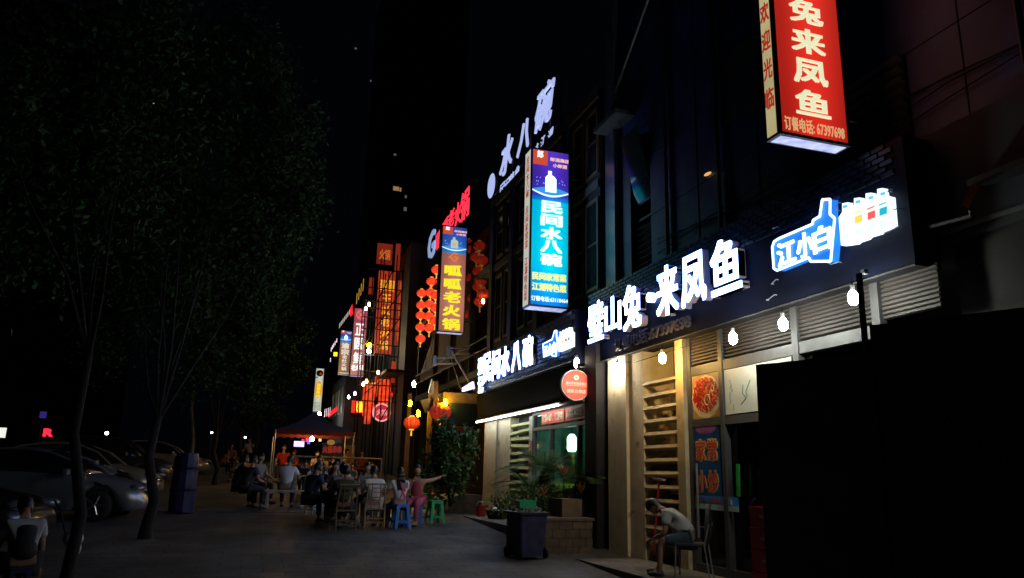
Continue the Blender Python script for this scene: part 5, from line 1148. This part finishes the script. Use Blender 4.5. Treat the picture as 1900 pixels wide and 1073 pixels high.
def person(label, loc, rz, shirt, pants, seat=.46, lean=10, side=0, nod=5, turn=0, hands=None, feet=None, hair='short', sleeve='short', trouser='long', sk=SKINC, stand=False, s=1.0, group=None, detail=True, shoe=SHOE, vest=None):
    """forward is +y of the figure, x its right; hands and feet are targets in its own frame"""
    o = thing('person', label, 'person', loc, rz, group, s)
    ph = .93 if stand else seat+.1
    P = Vector((0, 0, ph)); ln, sd = R(lean), R(side)
    up = Vector((math.sin(sd), math.sin(ln), math.cos(ln)*math.cos(sd))).normalized()
    ln2 = R(lean*1.35); up2 = Vector((math.sin(sd), math.sin(ln2), math.cos(ln2))).normalized()
    waist = P+up*.17; chest = waist+up2*.2; nk = chest+up2*.12
    hd = R(nod); ht = R(turn)
    hdir = Vector((math.sin(ht)*math.sin(hd), math.cos(ht)*math.sin(hd), math.cos(hd)))
    nt_ = nk+(up2*.4+hdir*.6).normalized()*.09
    hc = nt_+hdir*.1
    rt = Vector((1, 0, 0)); fw = up2.cross(rt)*-1 if False else rt.cross(up2)*-1
    shR, shL = chest+rt*.17+up2*.06, chest-rt*.17+up2*.06
    hands = hands or ((.2, .38, ph+.12), (-.2, .38, ph+.12))
    eR, wR = ik(shR, hands[0], .27, .24, (.6, -.4, -1)); eL, wL = ik(shL, hands[1], .27, .24, (-.6, -.4, -1))
    hpR, hpL = P+rt*.09-Vector((0, 0, .02)), P-rt*.09-Vector((0, 0, .02))
    feet = feet or (((.1, .02, .07), (-.1, .0, .07)) if stand else ((.13, .42, .07), (-.13, .42, .07)))
    kR, aR = ik(hpR, feet[0], .42, .42, (.15, 1, .5)); kL, aL = ik(hpL, feet[1], .42, .42, (-.15, 1, .5))
    fdR = Vector((.02, .14, -.04)); V = [P, waist, chest, nk, nt_, shR, eR, wR, shL, eL, wL, hpR, kR, aR, hpL, kL, aL, aR+fdR, aL+fdR, nt_+hdir*.06]
    E_ = [(0, 1), (1, 2), (2, 3), (3, 4), (4, 19), (2, 5), (5, 6), (6, 7), (2, 8), (8, 9), (9, 10), (0, 11), (11, 12), (12, 13), (0, 14), (14, 15), (15, 16), (13, 17), (16, 18)]
    Rr = [.125, .11, .125, .06, .05, .06, .042, .028, .06, .042, .028, .088, .058, .038, .088, .058, .038, .034, .034, .05]
    vs, fs = skin(V, E_, Rr, sub=2)
    body = MB(); body.add(vs, fs)
    # head with its face, turned as asked
    q = Vector((0, 0, 1)).rotation_difference(hdir).to_matrix().to_4x4() @ Matrix.Rotation(-ht, 4, 'Z')
    def hp(v): return hc+(q @ Vector(v))
    HM = MB(); n, m_ = 16, 12; prof = []
    for i in range(m_+1):
        for k in range(n):
            th = math.pi*i/m_; a = 2*math.pi*k/n; x, y, z = math.sin(th)*math.cos(a), math.sin(th)*math.sin(a), -math.cos(th)
            wz = 1-.22*max(0, -z)**1.3; yy = y*.092*wz+(.012*max(0, y) if z < .2 else 0); prof.append(hp((x*.074*wz, yy, z*.112)))
    body.add(prof, [(i*n+k, i*n+(k+1) % n, (i+1)*n+(k+1) % n, (i+1)*n+k) for i in range(m_) for k in range(n)])
    body.add([hp(v) for v in ((-.014, .088, -.03), (.014, .088, -.03), (0, .118, -.028), (0, .092, .02))], [(0, 1, 2), (0, 2, 3), (1, 3, 2), (0, 3, 1)])
    for sx in (-1, 1): body.ball(hp((sx*.076, -.002, -.008)), (.012, .02, .032), 8, 6, M=q)
    # hands: palm, four unequal bent fingers and a thumb
    for (e_, w_, sx) in ((eR, wR, 1), (eL, wL, -1)):
        d = (w_-e_).normalized(); sdv = d.cross(Vector((0, 0, 1))); sdv = sdv.normalized() if sdv.length > .1 else Vector((1, 0, 0)); nn = sdv.cross(d).normalized()
        PM = Matrix((sdv, d, nn)).transposed().to_4x4(); body.ball(w_+d*.045, (.038, .05, .016), 10, 6, M=PM)
        for j, (off, L) in enumerate(((-.028, .062), (-.01, .074), (.009, .07), (.027, .055))):
            b_ = w_+d*.082+sdv*off; m1 = b_+d*L*.5-nn*.008; body.tube(b_, m1, .0085, .008, 6); body.tube(m1, m1+d*L*.35-nn*L*.35, .008, .006, 6)
        b_ = w_+d*.03-sdv*sx*.034; m1 = b_-sdv*sx*.022+d*.025-nn*.008; body.tube(b_, m1, .011, .0095, 6); body.tube(m1, m1+d*.028, .0095, .007, 6)
    body.build('body', sk, o, smooth=True)
    ey = MB()
    for sx in (-1, 1): ey.ball(hp((sx*.03, .083, .004)), (.012, .006, .007), 8, 6, M=q)
    ey.build('eyes', EYE_M, o); MB().ball(hp((0, .086, -.055)), (.022, .008, .008), 8, 5, M=q).build('mouth', LIP, o)
    # hair
    hm_ = MB(); vv = []
    for i in range(m_+1):
        for k in range(n):
            th = math.pi*i/m_; a = 2*math.pi*k/n; x, y, z = math.sin(th)*math.cos(a), math.sin(th)*math.sin(a), -math.cos(th)
            front = max(0, y); ok = z > .25 or y < .15
            low = -.5 if hair == 'short' else -.95
            zz = max(z, low) if y < .25 else max(z, .5)
            kk = 1.17+random.random()*.06
            r2 = math.sqrt(max(0, 1-zz*zz)) if zz > z else 1; sx_, sy_ = (x, y) if zz == z else ((x/max(1e-4, math.sin(th)))*r2*.9, (y/max(1e-4, math.sin(th)))*r2*.9)
            vv.append(hp((sx_*.074*kk, sy_*.094*kk-.008, zz*.112*kk+.006)))
    hm_.add(vv, [(i*n+k, i*n+(k+1) % n, (i+1)*n+(k+1) % n, (i+1)*n+k) for i in range(m_) for k in range(n)])
    if hair == 'long':
        for k in range(7):
            a = R(200+k*23); b0_ = hp((math.cos(a)*.06, math.sin(a)*.08, .0)); b1 = nk-Vector((0, .11, 0))+Vector((math.cos(a)*.09, 0, -.02)); b2 = b1-up2*.22
            hm_.path([b0_, (b0_+b1)/2-Vector((0, .02, 0)), b1, b2], .035, .02, n=7)
    if hair == 'bun': hm_.ball(hp((0, -.06, .12)), .045, 10, 8)
    if hair == 'tail': hm_.path([hp((0, -.1, .05)), hp((0, -.16, .0)), hp((0, -.15, -.14))], .03, .012, n=7)
    hm_.build('hair', HAIR, o, smooth=True)
    # shirt
    midR, midL = shR.lerp(eR, .62), shL.lerp(eL, .62)
    V = [P+up*.0, waist, chest, nk-up2*.02]; E_ = [(0, 1), (1, 2), (2, 3)]; Rr = [.16, .148, .162, .092]
    if sleeve != 'none':
        V += [shR+up2*.005, midR, shL+up2*.005, midL]; E_ += [(2, 4), (4, 5), (2, 6), (6, 7)]; Rr += [.09, .075, .09, .075]
        if sleeve == 'long': V += [eR, wR, eL, wL]; E_ += [(5, 8), (8, 9), (7, 10), (10, 11)]; Rr += [.058, .042, .058, .042]
    vs, fs = skin(V, E_, Rr, sub=2); MB().add(vs, fs).build('shirt', shirt, o, smooth=True)
    if vest:
        vs, fs = skin([P+up*.0, waist, chest, chest+up2*.07], [(0, 1), (1, 2), (2, 3)], [.172, .162, .178, .13], sub=2); MB().add(vs, fs).build('vest', vest, o, smooth=True)
    V = [P, hpR.lerp(kR, .12), kR.lerp(hpR, .1), hpL.lerp(kL, .12), kL.lerp(hpL, .1)]; E_ = [(0, 1), (1, 2), (0, 3), (3, 4)]; Rr = [.148, .112, .084, .112, .084]
    if trouser == 'long': V += [kR, aR.lerp(kR, .1), kL, aL.lerp(kL, .1)]; E_ += [(2, 5), (5, 6), (4, 7), (7, 8)]; Rr += [.075, .055, .075, .055]
    vs, fs = skin(V, E_, Rr, sub=2); MB().add(vs, fs).build('trousers' if trouser == 'long' else 'shorts', pants, o, smooth=True)
    for a_, sx in ((aR, 1), (aL, -1)):
        MB().ball(a_+Vector((.0, .06, -.035)), (.05, .13, .042), 12, 8).build('shoe', shoe, o, smooth=True)
    pass
    return o, dict(chest=chest, waist=waist, up=up2, P=P, nk=nk, shR=shR, shL=shL)
WHITE = cloth('white_cotton', (.72, .72, .74)); BLACKC = cloth('black_cotton', (.02, .02, .022)); NAVYC = cloth('navy_cotton', (.03, .05, .12)); GREENC = cloth('dark_green_cotton', (.06, .07, .04)); GREYC = cloth('grey_cotton', (.25, .25, .25)); YEL = cloth('yellow_uniform', (.75, .38, .02)); REDC = cloth('red_cotton', (.4, .02, .02)); JEAN = cloth('dark_denim', (.05, .08, .1)); CREAM = cloth('cream_cotton', (.6, .57, .5)); ORG = cloth('orange_cotton', (.5, .2, .08)); PINK = cloth('pink_cotton', (.42, .08, .15))
# resting man by the slats
def face_dir(dx, dy): return math.atan2(-dx, dy)
o, J = person('man in white shirt and dark shorts bent forward on a chair by the slats', (6.1, 10.2, .30), face_dir(-.75, .62), cloth('worn_white', (.42, .41, .38)), JEAN, seat=.46, lean=36, nod=75, hands=((.1, .5, .5), (-.1, .52, .52)), feet=((.16, .5, .07), (-.17, .42, .07)), trouser='short', sk=SKIND, s=.98)  # shirt is white cotton with dimness put into its colour
steel_chair('dark steel chair under the resting man in the white shirt', (6.12, 10.18, .3), face_dir(-.75, .62), mat('dark_vinyl', (.05, .05, .05), .5))
# near table
o, J = person('man in white t-shirt seen from behind on the bamboo chair', c1+Vector((0, .02, 0)), R(2), WHITE, cloth('pale_trousers', (.5, .5, .48)), seat=.42, lean=8, nod=20, hands=((.35, .42, .75), (-.15, .4, .74)))
o, J = person('man in dark green shirt seen from behind on the dark bamboo chair', c2+Vector((0, .02, 0)), R(-14), GREENC, BLACKC, seat=.42, lean=9, nod=12, hands=((.25, .42, .8), (-.2, .42, .74)))
gp_ = onG(741, 982)
o, J = person('girl with long black hair and pink strapped backpack on a blue stool', gp_+Vector((-.03, .02, 0)), R(8), WHITE, NAVYC, seat=.5, lean=4, nod=5, turn=-25, hands=((.1, .38, .8), (-.3, .38, .78)), hair='long', s=.92)
bpk = thing('backpack', 'pink straps crossing a small grey backpack on the girl', 'backpack', gp_+Vector((-.03, .02, 0)), R(8), None, .92)
ch, up_ = J['chest'], J['up']
PKM = mat('neon_pink', (.9, .08, .3), .5, bump=0)
ys_ = -.165
sb_ = MB()
for (x0, z0, x1, z1) in ((.13, .12, -.04, -.3), (-.04, .12, .1, -.3), (.13, .12, .13, .02), (.02, -.02, .14, -.02)):
    sb_.tube((ch.x+x0, ch.y+ys_, ch.z+z0-.02), (ch.x+x1, ch.y+ys_-.012, ch.z+z1), .017, n=6)
sb_.build('strap', PKM, bpk); MB().box((ch.x+.06, ch.y+ys_-.0, ch.z+.03), (.16, .04, .09)).build('pouch', GREYC, bpk)
w_ = onG(770, 976)
o, J = person('woman in patterned red dress on a blue stool raising one hand', w_+Vector((.02, .05, 0)), R(150), cloth('patterned_dress', (.35, .07, .09)), PINK, seat=.5, lean=3, nod=-4, turn=-10, hands=((.05, .26, 1.0), (-.5, -.35, 1.16)), hair='bun', sleeve='none', s=.94)
o, J = person('man facing the camera across the nearest table', Vector((T1.x+.45, T1.y+.75, T1.z)), R(160), GREYC, BLACKC, seat=.45, lean=6, nod=8, hands=((.1, .35, .78), (-.2, .36, .76)), sk=SKINC)
o, J = person('diner in black facing the camera behind the man in green', Vector((T1.x-.35, T1.y+.85, T1.z)), R(190), BLACKC, BLACKC, seat=.45, lean=6, nod=10, hair='long')
o, J = person('diner in navy seen from behind at the left of the nearest table', Vector((T1.x-.95, T1.y-.1, T1.z)), R(-55), NAVYC, BLACKC, seat=.45, lean=14, nod=18)
o, J = person('diner in a grey shirt squeezed between the green and white shirted men', Vector((T1.x-.3, T1.y-.75, T1.z)), R(0), GREYC, BLACKC, seat=.42, lean=6, nod=12, hair='tail')
# bench table
bc = ba.lerp(bb, .5); bc.z = gz(bc.y)
o, J = person('man in white t-shirt leaning right on the wooden bench, seen from behind', bc+Vector((-.02, 0, 0)), R(-12), WHITE, JEAN, seat=.46, lean=5, side=4, nod=22, turn=20, hands=((.3, .4, .8), (-.1, .4, .8)))
o, J = person('person in a white vest with shoulder straps leaning over the table from the right', Vector((T2.x+.75, T2.y-.25, T2.z)), R(60), CREAM, BLACKC, seat=.46, lean=28, nod=30, hair='short', sleeve='short')
o, J = person('diner in black sitting at the left of the bench, facing right', Vector((bc.x-1.25, bc.y+.15, gz(bc.y))), R(-70), BLACKC, BLACKC, seat=.46, lean=12, nod=12, hands=((.1, .42, .8), (-.1, .42, .82)))
o, J = person('broad diner in dark clothes at the far left of the bench table', Vector((bc.x-1.0, bc.y-.45, gz(bc.y-.45))), R(-50), cloth('charcoal_cotton', (.04, .04, .045)), BLACKC, seat=.46, lean=12, nod=15)
o, J = person('man with reddish face across the table left of the bench', Vector((bc.x-.75, bc.y+1.3, gz(bc.y+1.3))), R(-130), GREYC, BLACKC, seat=.46, lean=6, nod=8)
o, J = person('diner facing the camera over the bottles behind the bench', Vector((T2.x-.05, T2.y+.8, T2.z)), R(175), cloth('dull_brown_cotton', (.16, .1, .07)), BLACKC, seat=.46, lean=6, nod=8)
# farther diners
def far_person(label, px, py_head, Y, rz, shirt, pants=BLACKC, stand=False, **k):
    c_ = at(px, py_head, Y=Y); return person(label, (c_.x, Y, gz(Y)), rz, shirt, pants, stand=stand, s=(c_.z-gz(Y))/(1.64 if stand else 1.3), **k)
far_person('waiter in white shirt standing far left under the trees', 466, 816, 42, R(150), WHITE, stand=True)
far_person('man in orange shirt sitting far left beside the orange box', 414, 836, 38, R(-60), ORG, lean=25)
far_person('person in dull pink top seated behind the orange shirt', 430, 826, 41, R(180), cloth('dull_pink', (.35, .15, .14)))
far_person('diner in red with arms folded under the canopy', 528, 828, 33, R(170), REDC)
far_person('second diner in red under the canopy beside the purple light', 551, 838, 34, R(120), REDC)
far_person('staff member in yellow leaning beside the brown board', 634, 834, 34, R(-100), YEL, lean=20)
far_person('staff member in yellow seated right of the leaning one', 647, 838, 34.5, R(100), YEL)
far_person('staff member in pale yellow cap seated before the blue board', 620, 846, 33, R(170), cloth('pale_yellow', (.7, .5, .2)))
far_person('staff member in mustard shirt seated left under the blue board', 602, 846, 33, R(150), cloth('mustard_cotton', (.55, .35, .06)))
far_person('diner in grey seated at the canopy pole', 587, 840, 32, R(200), GREYC)
far_person('person in reddish top seated under the tree right of the brown board', 672, 838, 35, R(180), cloth('faded_red', (.3, .06, .06)))
for k, (px, ph_, Y_, rz_, c_, lb) in enumerate(((568, 858, 27, 170, BLACKC, 'diner in black seated behind the bench table, nearest the canopy leg'), (598, 862, 26.5, 200, NAVYC, 'diner in navy seated between the two dining groups, facing the camera'),
        (616, 858, 28, 30, BLACKC, 'diner in black seen from behind under the thin rail'), (655, 862, 27.5, 160, GREYC, 'diner in grey seated behind the rail below the brown board'), (688, 860, 28, 190, BLACKC, 'diner in black at the right end of the rail'), (478, 862, 27, 120, BLACKC, 'diner in black far left of the bench group'), (446, 850, 33, 90, NAVYC, 'diner in navy beside the orange-brown box'))):
    far_person(lb, px, ph_, Y_, R(rz_), c_, lean=8+k)
for k, (dx, dy) in enumerate(((-.35, .25), (.45, .2), (.3, -.1))): bottle(['green-labelled bottle at the far left of the bench table', 'beer bottle at the far right corner of the bench table', 'beer bottle near the right cups of the bench table'][k], T2+Vector((dx, dy, .76)))
for k, (dx, dy) in enumerate(((-.4, .25), (.42, .3))): bowl(['white dish at the far left of the nearest dining table', 'white dish at the far right of the nearest dining table'][k], T1+Vector((dx, dy, .72)))
# passer-by sitting lower left
c_ = onG(60, 1085)
pl = at(52, 968, Y=10.4)
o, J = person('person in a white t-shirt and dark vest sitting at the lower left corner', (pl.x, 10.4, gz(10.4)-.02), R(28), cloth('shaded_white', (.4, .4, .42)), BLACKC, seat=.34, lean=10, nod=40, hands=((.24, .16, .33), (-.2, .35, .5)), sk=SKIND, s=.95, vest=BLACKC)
stool('dark low stool under the person at the lower left', (pl.x, 10.4, gz(10.4)), navy_plastic, R(20), .7)

# ================================================================ canopy, far tables, boards
cc = at(580, 806, Y=30); hw = (at(650, 803, Y=30).x-at(510, 803, Y=30).x)/2
cn = thing('canopy_tent', 'dark blue pop-up canopy with a red valance over the far diners', 'canopy', (cc.x, 30, gz(30)))
apex = at(585, 770, Y=30).z; ed = at(580, 803, Y=30).z
tv_ = [(cc.x+sx*hw, 30+sy*hw, ed) for sx, sy in ((-1, -1), (1, -1), (1, 1), (-1, 1))]
md_ = [(cc.x+sx*hw*.45, 30+sy*hw*.45, ed+(apex-ed)*.5) for sx, sy in ((-1, -1), (1, -1), (1, 1), (-1, 1))]
W().add(tv_+md_+[(cc.x, 30, apex+.1)], [(k, (k+1) % 4, 4+(k+1) % 4, 4+k) for k in range(4)]+[(4+k, 4+(k+1) % 4, 8) for k in range(4)]).build('roof_cloth', cloth('navy_canopy', (.015, .03, .13)), cn)
va = W()
for k in range(4):
    a, b = Vector(tv_[k]), Vector(tv_[(k+1) % 4])
    for j in range(10): p, q = a.lerp(b, j/10), a.lerp(b, (j+1)/10); va.add([p, q, q-Vector((0, 0, .13)), p.lerp(q, .5)-Vector((0, 0, .17)), p-Vector((0, 0, .13))], [(0, 1, 2, 3, 4)])
va.build('valance', cloth('red_valance', (.1, .006, .005)), cn)
for x, y, z in tv_: W().tube((x, y, gz(y)), (x, y, z), .025).build('leg', steel, cn)
bulb('light_bulb', 'warm bulb hanging under the blue canopy', at(579, 815, Y=30.6), emis('strong_warm_glow', (1, .55, .16), 320), r=.07, L=.18, top=.5)
vl = thing('led_sign', 'small violet-white light low under the canopy', 'sign', at(555, 824, Y=36)); MB().bx((-.22, 0, -.12), (.22, .05, .12)).build('face', emis('violet_white_led', (.6, .5, 1), 1.8), vl)
for k, (px, py, c_) in enumerate(((562, 819, (1, .03, .05)), (570, 816, (.9, .05, .1)), (573, 820, (.15, .1, .9)), (594, 815, (.9, .6, .2)))):
    t_ = thing('signal_light', ['small red light left of the bulb under the canopy', 'second small red light nearest the bulb under the canopy', 'small blue light below the bulb under the canopy', 'thin amber light right of the bulb under the canopy'][k], 'light', at(px, py, Y=37)); MB().bx((-.06, 0, -.1), (.06, .04, .1)).build('face', emis('signal_'+str(k), c_, 1.6), t_)
bd = thing('notice_board', 'blue board with red characters and a golden oval behind the yellow uniforms', 'board', at(612, 850, Y=37))
l, r_ = at(596, 850, Y=37), at(634, 850, Y=37); zt_ = at(612, 816, Y=37).z
W().bx((l.x, 37, gz(37)), (r_.x, 37.06, zt_-.15)).build('panel', mat('board_blue', (.02, .05, .12), .5), bd)
glyphs(W(), '火锅串串', ((l.x+r_.x)/2, 36.99, at(612, 834, Y=37).z), PX, FZ, (r_.x-l.x)*.9, .32, .02, .04).build('lettering', emis('board_red_print', (.6, .04, .03), .35), bd)
p = at(614, 821, Y=37); W().ball((p.x, 36.98, p.z), (.19, .03, .13), 16, 6).build('emblem', emis('gold_emblem', (.6, .35, .1), .35), bd)
b2_ = thing('notice_board', 'plain brown board right of the yellow uniforms', 'board', at(648, 850, Y=37)); l, r_ = at(638, 850, Y=37), at(658, 850, Y=37); z1 = at(648, 826, Y=37).z
W().bx((l.x, 37, gz(37)+.3), (r_.x, 37.05, z1)).build('panel', mat('brown_board', (.45, .28, .12), .6), b2_); W().bx((l.x, 37.0, gz(37)), (l.x+.05, 37.05, gz(37)+.3)).bx((r_.x-.05, 37.0, gz(37)), (r_.x, 37.05, gz(37)+.3)).build('leg', woodd, b2_)
ob_ = thing('box', 'plain orange-brown box at the far left below the waiter', 'box', (at(459, 855, Y=34).x, 34, gz(34)+.3))
MB().bx((-.22, -.2, -.3), (.22, .2, .36)).build('body', mat('orange_box', (.5, .18, .07), .6), ob_); MB().bx((-.23, -.21, .3), (.23, .21, .37)).build('lid', mat('orange_box', (.5, .18, .07), .6), ob_)
rl_ = thing('railing', 'thin horizontal rail across the back of the dining area', 'railing', at(620, 850, Y=27))
a_, b_ = at(548, 847, Y=27), at(708, 852, Y=27); W().tube(a_, b_, .03).build('rail', bamboo, rl_)
for t in (0, .5, 1): q = a_.lerp(b_, t); W().tube((q.x, q.y, gz(q.y)), q, .025).build('post', bamboo, rl_)
table('round red topped table under the canopy, left', (at(640, 870, Y=31).x, 31, gz(31)), 1.2, 1.2, .74, 0, mat('red_table', (.35, .05, .03), .4), True)
table('round red topped table near the rail, right', (at(675, 880, Y=30).x, 30, gz(30)), 1.1, 1.1, .74, 0, MC['red_table'], True)
table('round red topped table under the canopy, middle', (at(575, 860, Y=31.5).x, 31.5, gz(31.5)), 1.2, 1.2, .74, 0, MC['red_table'], True)
ut = thing('thin_pole', 'thin upright pole with a rusty cap behind the dining area', 'pole', (at(715, 900, Y=27).x, 27, gz(27))); MB().tube((0, 0, 0), (0, 0, 3.4), .03).build('shaft', darkmetal, ut); MB().ball((0, 0, 3.4), (.07, .07, .1), 10, 6).build('cap', red_plastic, ut)

# ================================================================ cars
def car(label, nose, rz, paint, H=1.45, L=4.5, Wd=1.8, lamp=True, suv=False):
    o = thing('parked_car', label, 'car', nose, rz)                 # nose at the origin, body towards -x
    gl_ = mat('car_glass', (.01, .012, .015), .05, var=0, bump=0, spec=1)
    def loft(st, name, m_, par=o, smooth=True):
        mb = MB(); n = None; vs = []
        for ring in st: n = len(ring); vs += ring
        mb.add(vs, [(i*n+k, i*n+(k+1) % n, (i+1)*n+(k+1) % n, (i+1)*n+k) for i in range(len(st)-1) for k in range(n)]+[tuple(range(n)), tuple(range((len(st)-1)*n, len(st)*n))])
        return mb.build(name, m_, par, smooth=smooth)
    st = []
    hd_ = .3 if suv else 0
    for t in range(25):
        x = -L*t/24; u = t/24
        nose_r = min(1, (u/.07))**.45 if u < .07 else 1; tail_r = min(1, ((1-u)/.05))**.45 if u > .95 else 1; k = max(.05, min(nose_r, tail_r))
        hw_ = Wd/2*(.72+.28*k)*(1-.06*abs(u-.5)*2); zt = (.62+.34*min(1, u/.28)**.6 if u < .28 else .96+.06*math.sin((u-.28)*3)) + hd_*.3; zt = .45+(zt-.45)*(.55+.45*k); zb = .2+.06*(1-k)
        # wheel arches lift the sill
        for cx in (.19, .8):
            d = abs(u-cx)*L
            if d < .37: zb = max(zb, .02+math.sqrt(.37**2-d*d)+.3)
        half = [(hw_*.82, zb), (hw_*.97, zb+.02), (hw_, (zb+zt)/2), (hw_*.985, zt-.16), (hw_*.93, zt-.05), (hw_*.75, zt), (hw_*.35, zt+.02)]
        st.append([(x, y, z) for y, z in half]+[(x, -y, z) for y, z in reversed(half)])
    loft(st, 'body', paint)
    g_ = []; zb = .93+hd_*.3
    xs = (-1.15, -1.55, -2.0, -2.5, -3.0, -3.5, -3.9, -4.2) if not suv else (-1.1, -1.45, -1.8, -2.5, -3.2, -3.8, -4.15, -4.35)
    hs = (0, .3, .46, .52, .5, .42, .25, .02) if not suv else (0, .36, .55, .6, .6, .56, .42, .05)
    sc_ = (H-zb)/max(hs)
    for x, h in zip(xs, hs):
        h = h*sc_+.01; w0, w1 = Wd/2*.9, Wd/2*(.9-.26*h/max(.5, H-zb)); half = [(w0, zb-.04), (w1+.02, zb+h*.85), (w1-.1, zb+h), (w1*.4, zb+h+.01)]
        g_.append([(x, y, z) for y, z in half]+[(x, -y, z) for y, z in reversed(half)])
    loft(g_, 'glasshouse', gl_)
    rf = MB()
    for i in range(2, 5):
        pass
    rv = []; 
    for i in range(2, 6):
        x, h = xs[i], hs[i]*sc_; w1 = Wd/2*(.9-.26*h/(H-zb)); rv += [(x, w1-.02, zb+h-.01), (x, w1*.5, zb+h+.026), (x, -w1*.5, zb+h+.026), (x, -w1+.02, zb+h-.01)]
    rf.add(rv, [(i*4+k, i*4+k+1, i*4+k+5, i*4+k+4) for i in range(3) for k in range(3)]); rf.build('roof', paint, o, smooth=True)
    for sy in (-1, 1):
        pil = [(xs[i]+.02, sy*(Wd/2*(.9-.26*hs[i]*sc_/(H-zb))+.012), zb+hs[i]*sc_*.97) for i in range(len(xs))]
        MB().path(pil, .03, n=6).build('roof_rail', paint, o)
        MB().box((-1.45, sy*(Wd/2+.09), zb+.05), (.12, .2, .13)).build('mirror', paint, o, bevel=.03)
        MB().box((-2.0, sy*Wd/2*1.0, .82), (.2, .03, .03)).build('handle', MC['dull_steel'], o); MB().box((-2.95, sy*Wd/2, .82), (.2, .03, .03)).build('handle', MC['dull_steel'], o)
        if lamp: 
            q_ = MB().ball((-.16, sy*(Wd/2-.3), .68), (.17, .2, .075), 14, 8, M=Matrix.Rotation(sy*R(-25), 4, 'Z')); q_.build('headlight', mat('lamp_lens', (.5, .52, .55), .08, .6, bump=0, spec=1), o, smooth=True)
            MB().box((-.12, sy*(Wd/2-.35), .36), (.12, .25, .08)).build('fog_lamp', MC['dull_steel'], o)
        for cx in (.19, .8):
            wl_ = MB().lathe([(.23, -.1), (.31, -.09), (.325, -.04), (.325, .04), (.31, .09), (.23, .1)], (-L*cx, sy*(Wd/2-.13), .325), n=28, M=Matrix.Rotation(R(90), 4, 'X')).build('wheel', mat('tyre', (.02, .02, .02), .8), o, smooth=True)
            rm_ = MB(); cy_ = sy*(Wd/2-.02)
            rm_.lathe([(.2, -.02), (.24, -.02), (.24, .02), (.2, .02)], (-L*cx, cy_-sy*.03, .325), n=28, M=Matrix.Rotation(R(90), 4, 'X'))
            for k in range(5):
                a = k*1.2566; rm_.tube((-L*cx, cy_, .325), (-L*cx+.2*math.cos(a), cy_-sy*.01, .325+.2*math.sin(a)), .035, .022, 6)
            rm_.lathe([(.05, -.02), (.05, .02)], (-L*cx, cy_, .325), n=12, M=Matrix.Rotation(R(90), 4, 'X')); rm_.build('rim', mat('alloy', (.6, .6, .62), .25, .9, bump=0), wl_)
    MB().box((-.03, 0, .55), (.06, .8, .12)).build('grille', blackm, o); MB().box((-.02, 0, .4), (.03, .44, .13)).build('number_plate', mat('plate_blue', (.05, .12, .4), .5), o)
    return o
def cpaint(n, c, me=.5): return mat(n, c, .28, me, var=.03, bump=0, coat=.6)
def carpos(px, py, z=None): p = onG(px, py); return p
n1 = onG(268, 968); 
car('silver car with its headlight facing the pavement, nearest of the parked row', (n1.x, n1.y+.6, gz(n1.y)), R(-8), cpaint('silver_paint', (.3, .31, .32)), 1.46)
n2 = onG(285, 930); car('beige car with an arched roof line behind the silver car', (n2.x, n2.y+.9, gz(n2.y)), R(-6), cpaint('beige_paint', (.45, .38, .27)), 1.5)
n0 = onG(150, 1020); car('black car in the lower left corner before the silver car', (n0.x-.7, n0.y+.3, gz(n0.y)), R(-10), cpaint('black_car_paint', (.015, .015, .018), .2), 1.46)
n3 = onG(330, 905); car('dark tall car behind the forked tree', (n3.x-.3, n3.y+1.5, gz(n3.y)), R(-5), cpaint('dark_paint', (.05, .05, .055), .3), 1.65, suv=True)
n4 = onG(385, 885); car('pale car half hidden farthest along the parked row', (n4.x-.1, n4.y+2.5, gz(n4.y)), R(-3), cpaint('pale_paint', (.5, .48, .42)), 1.5)
# blue wrapped stack
p = onG(335, 952); bw = thing('wrapped_stack', 'tall stack wrapped in dark blue sheet beside the slim pale tree', 'wrapped stack', (p.x, p.y, p.z), R(10))
sheet = mat('blue_sheet', (.005, .012, .07), .5, var=.3, scale=4)
mb = MB(); lv = []; rd = random.Random(3)
for z in (0, .3, .6, .9, 1.2, 1.36): lv.append([((.27+.03*rd.random())*math.cos(k*.5236)*(1 if z < 1.3 else .85), (.27+.03*rd.random())*math.sin(k*.5236), z+.03*rd.random()) for k in range(12)])
mb.add(sum(lv, []), [(i*12+k, i*12+(k+1) % 12, (i+1)*12+(k+1) % 12, (i+1)*12+k) for i in range(5) for k in range(12)]+[tuple(range(60, 72))]).build('sheet', sheet, bw)
MB().lathe([(.3, .5), (.305, .53), (.3, .56)], n=16).lathe([(.3, 1.0), (.305, 1.03), (.3, 1.06)], n=16).build('strap', blackm, bw)
# small scooter-like clutter at lower left: white helmet bag
p = at(138, 985, Y=12.2); hb = thing('shoulder_bag', 'crumpled pale bag hanging low beside the leaning slim tree', 'bag', (p.x, 12.2, p.z-.1))
MB().ball((0, 0, 0), (.13, .09, .11), 12, 8).ball((.05, 0, -.13), (.07, .06, .1), 10, 6).build('bag_body', mat('pale_bag', (.5, .5, .52), .6), hb); MB().path([(-.1, 0, .05), (-.2, .02, .35), (-.32, .08, .5)], .012).tube((0, 0, -.2), (0, 0, -.62), .03).build('strap', blackm, hb)
bpy.data.scenes.remove(tmp)
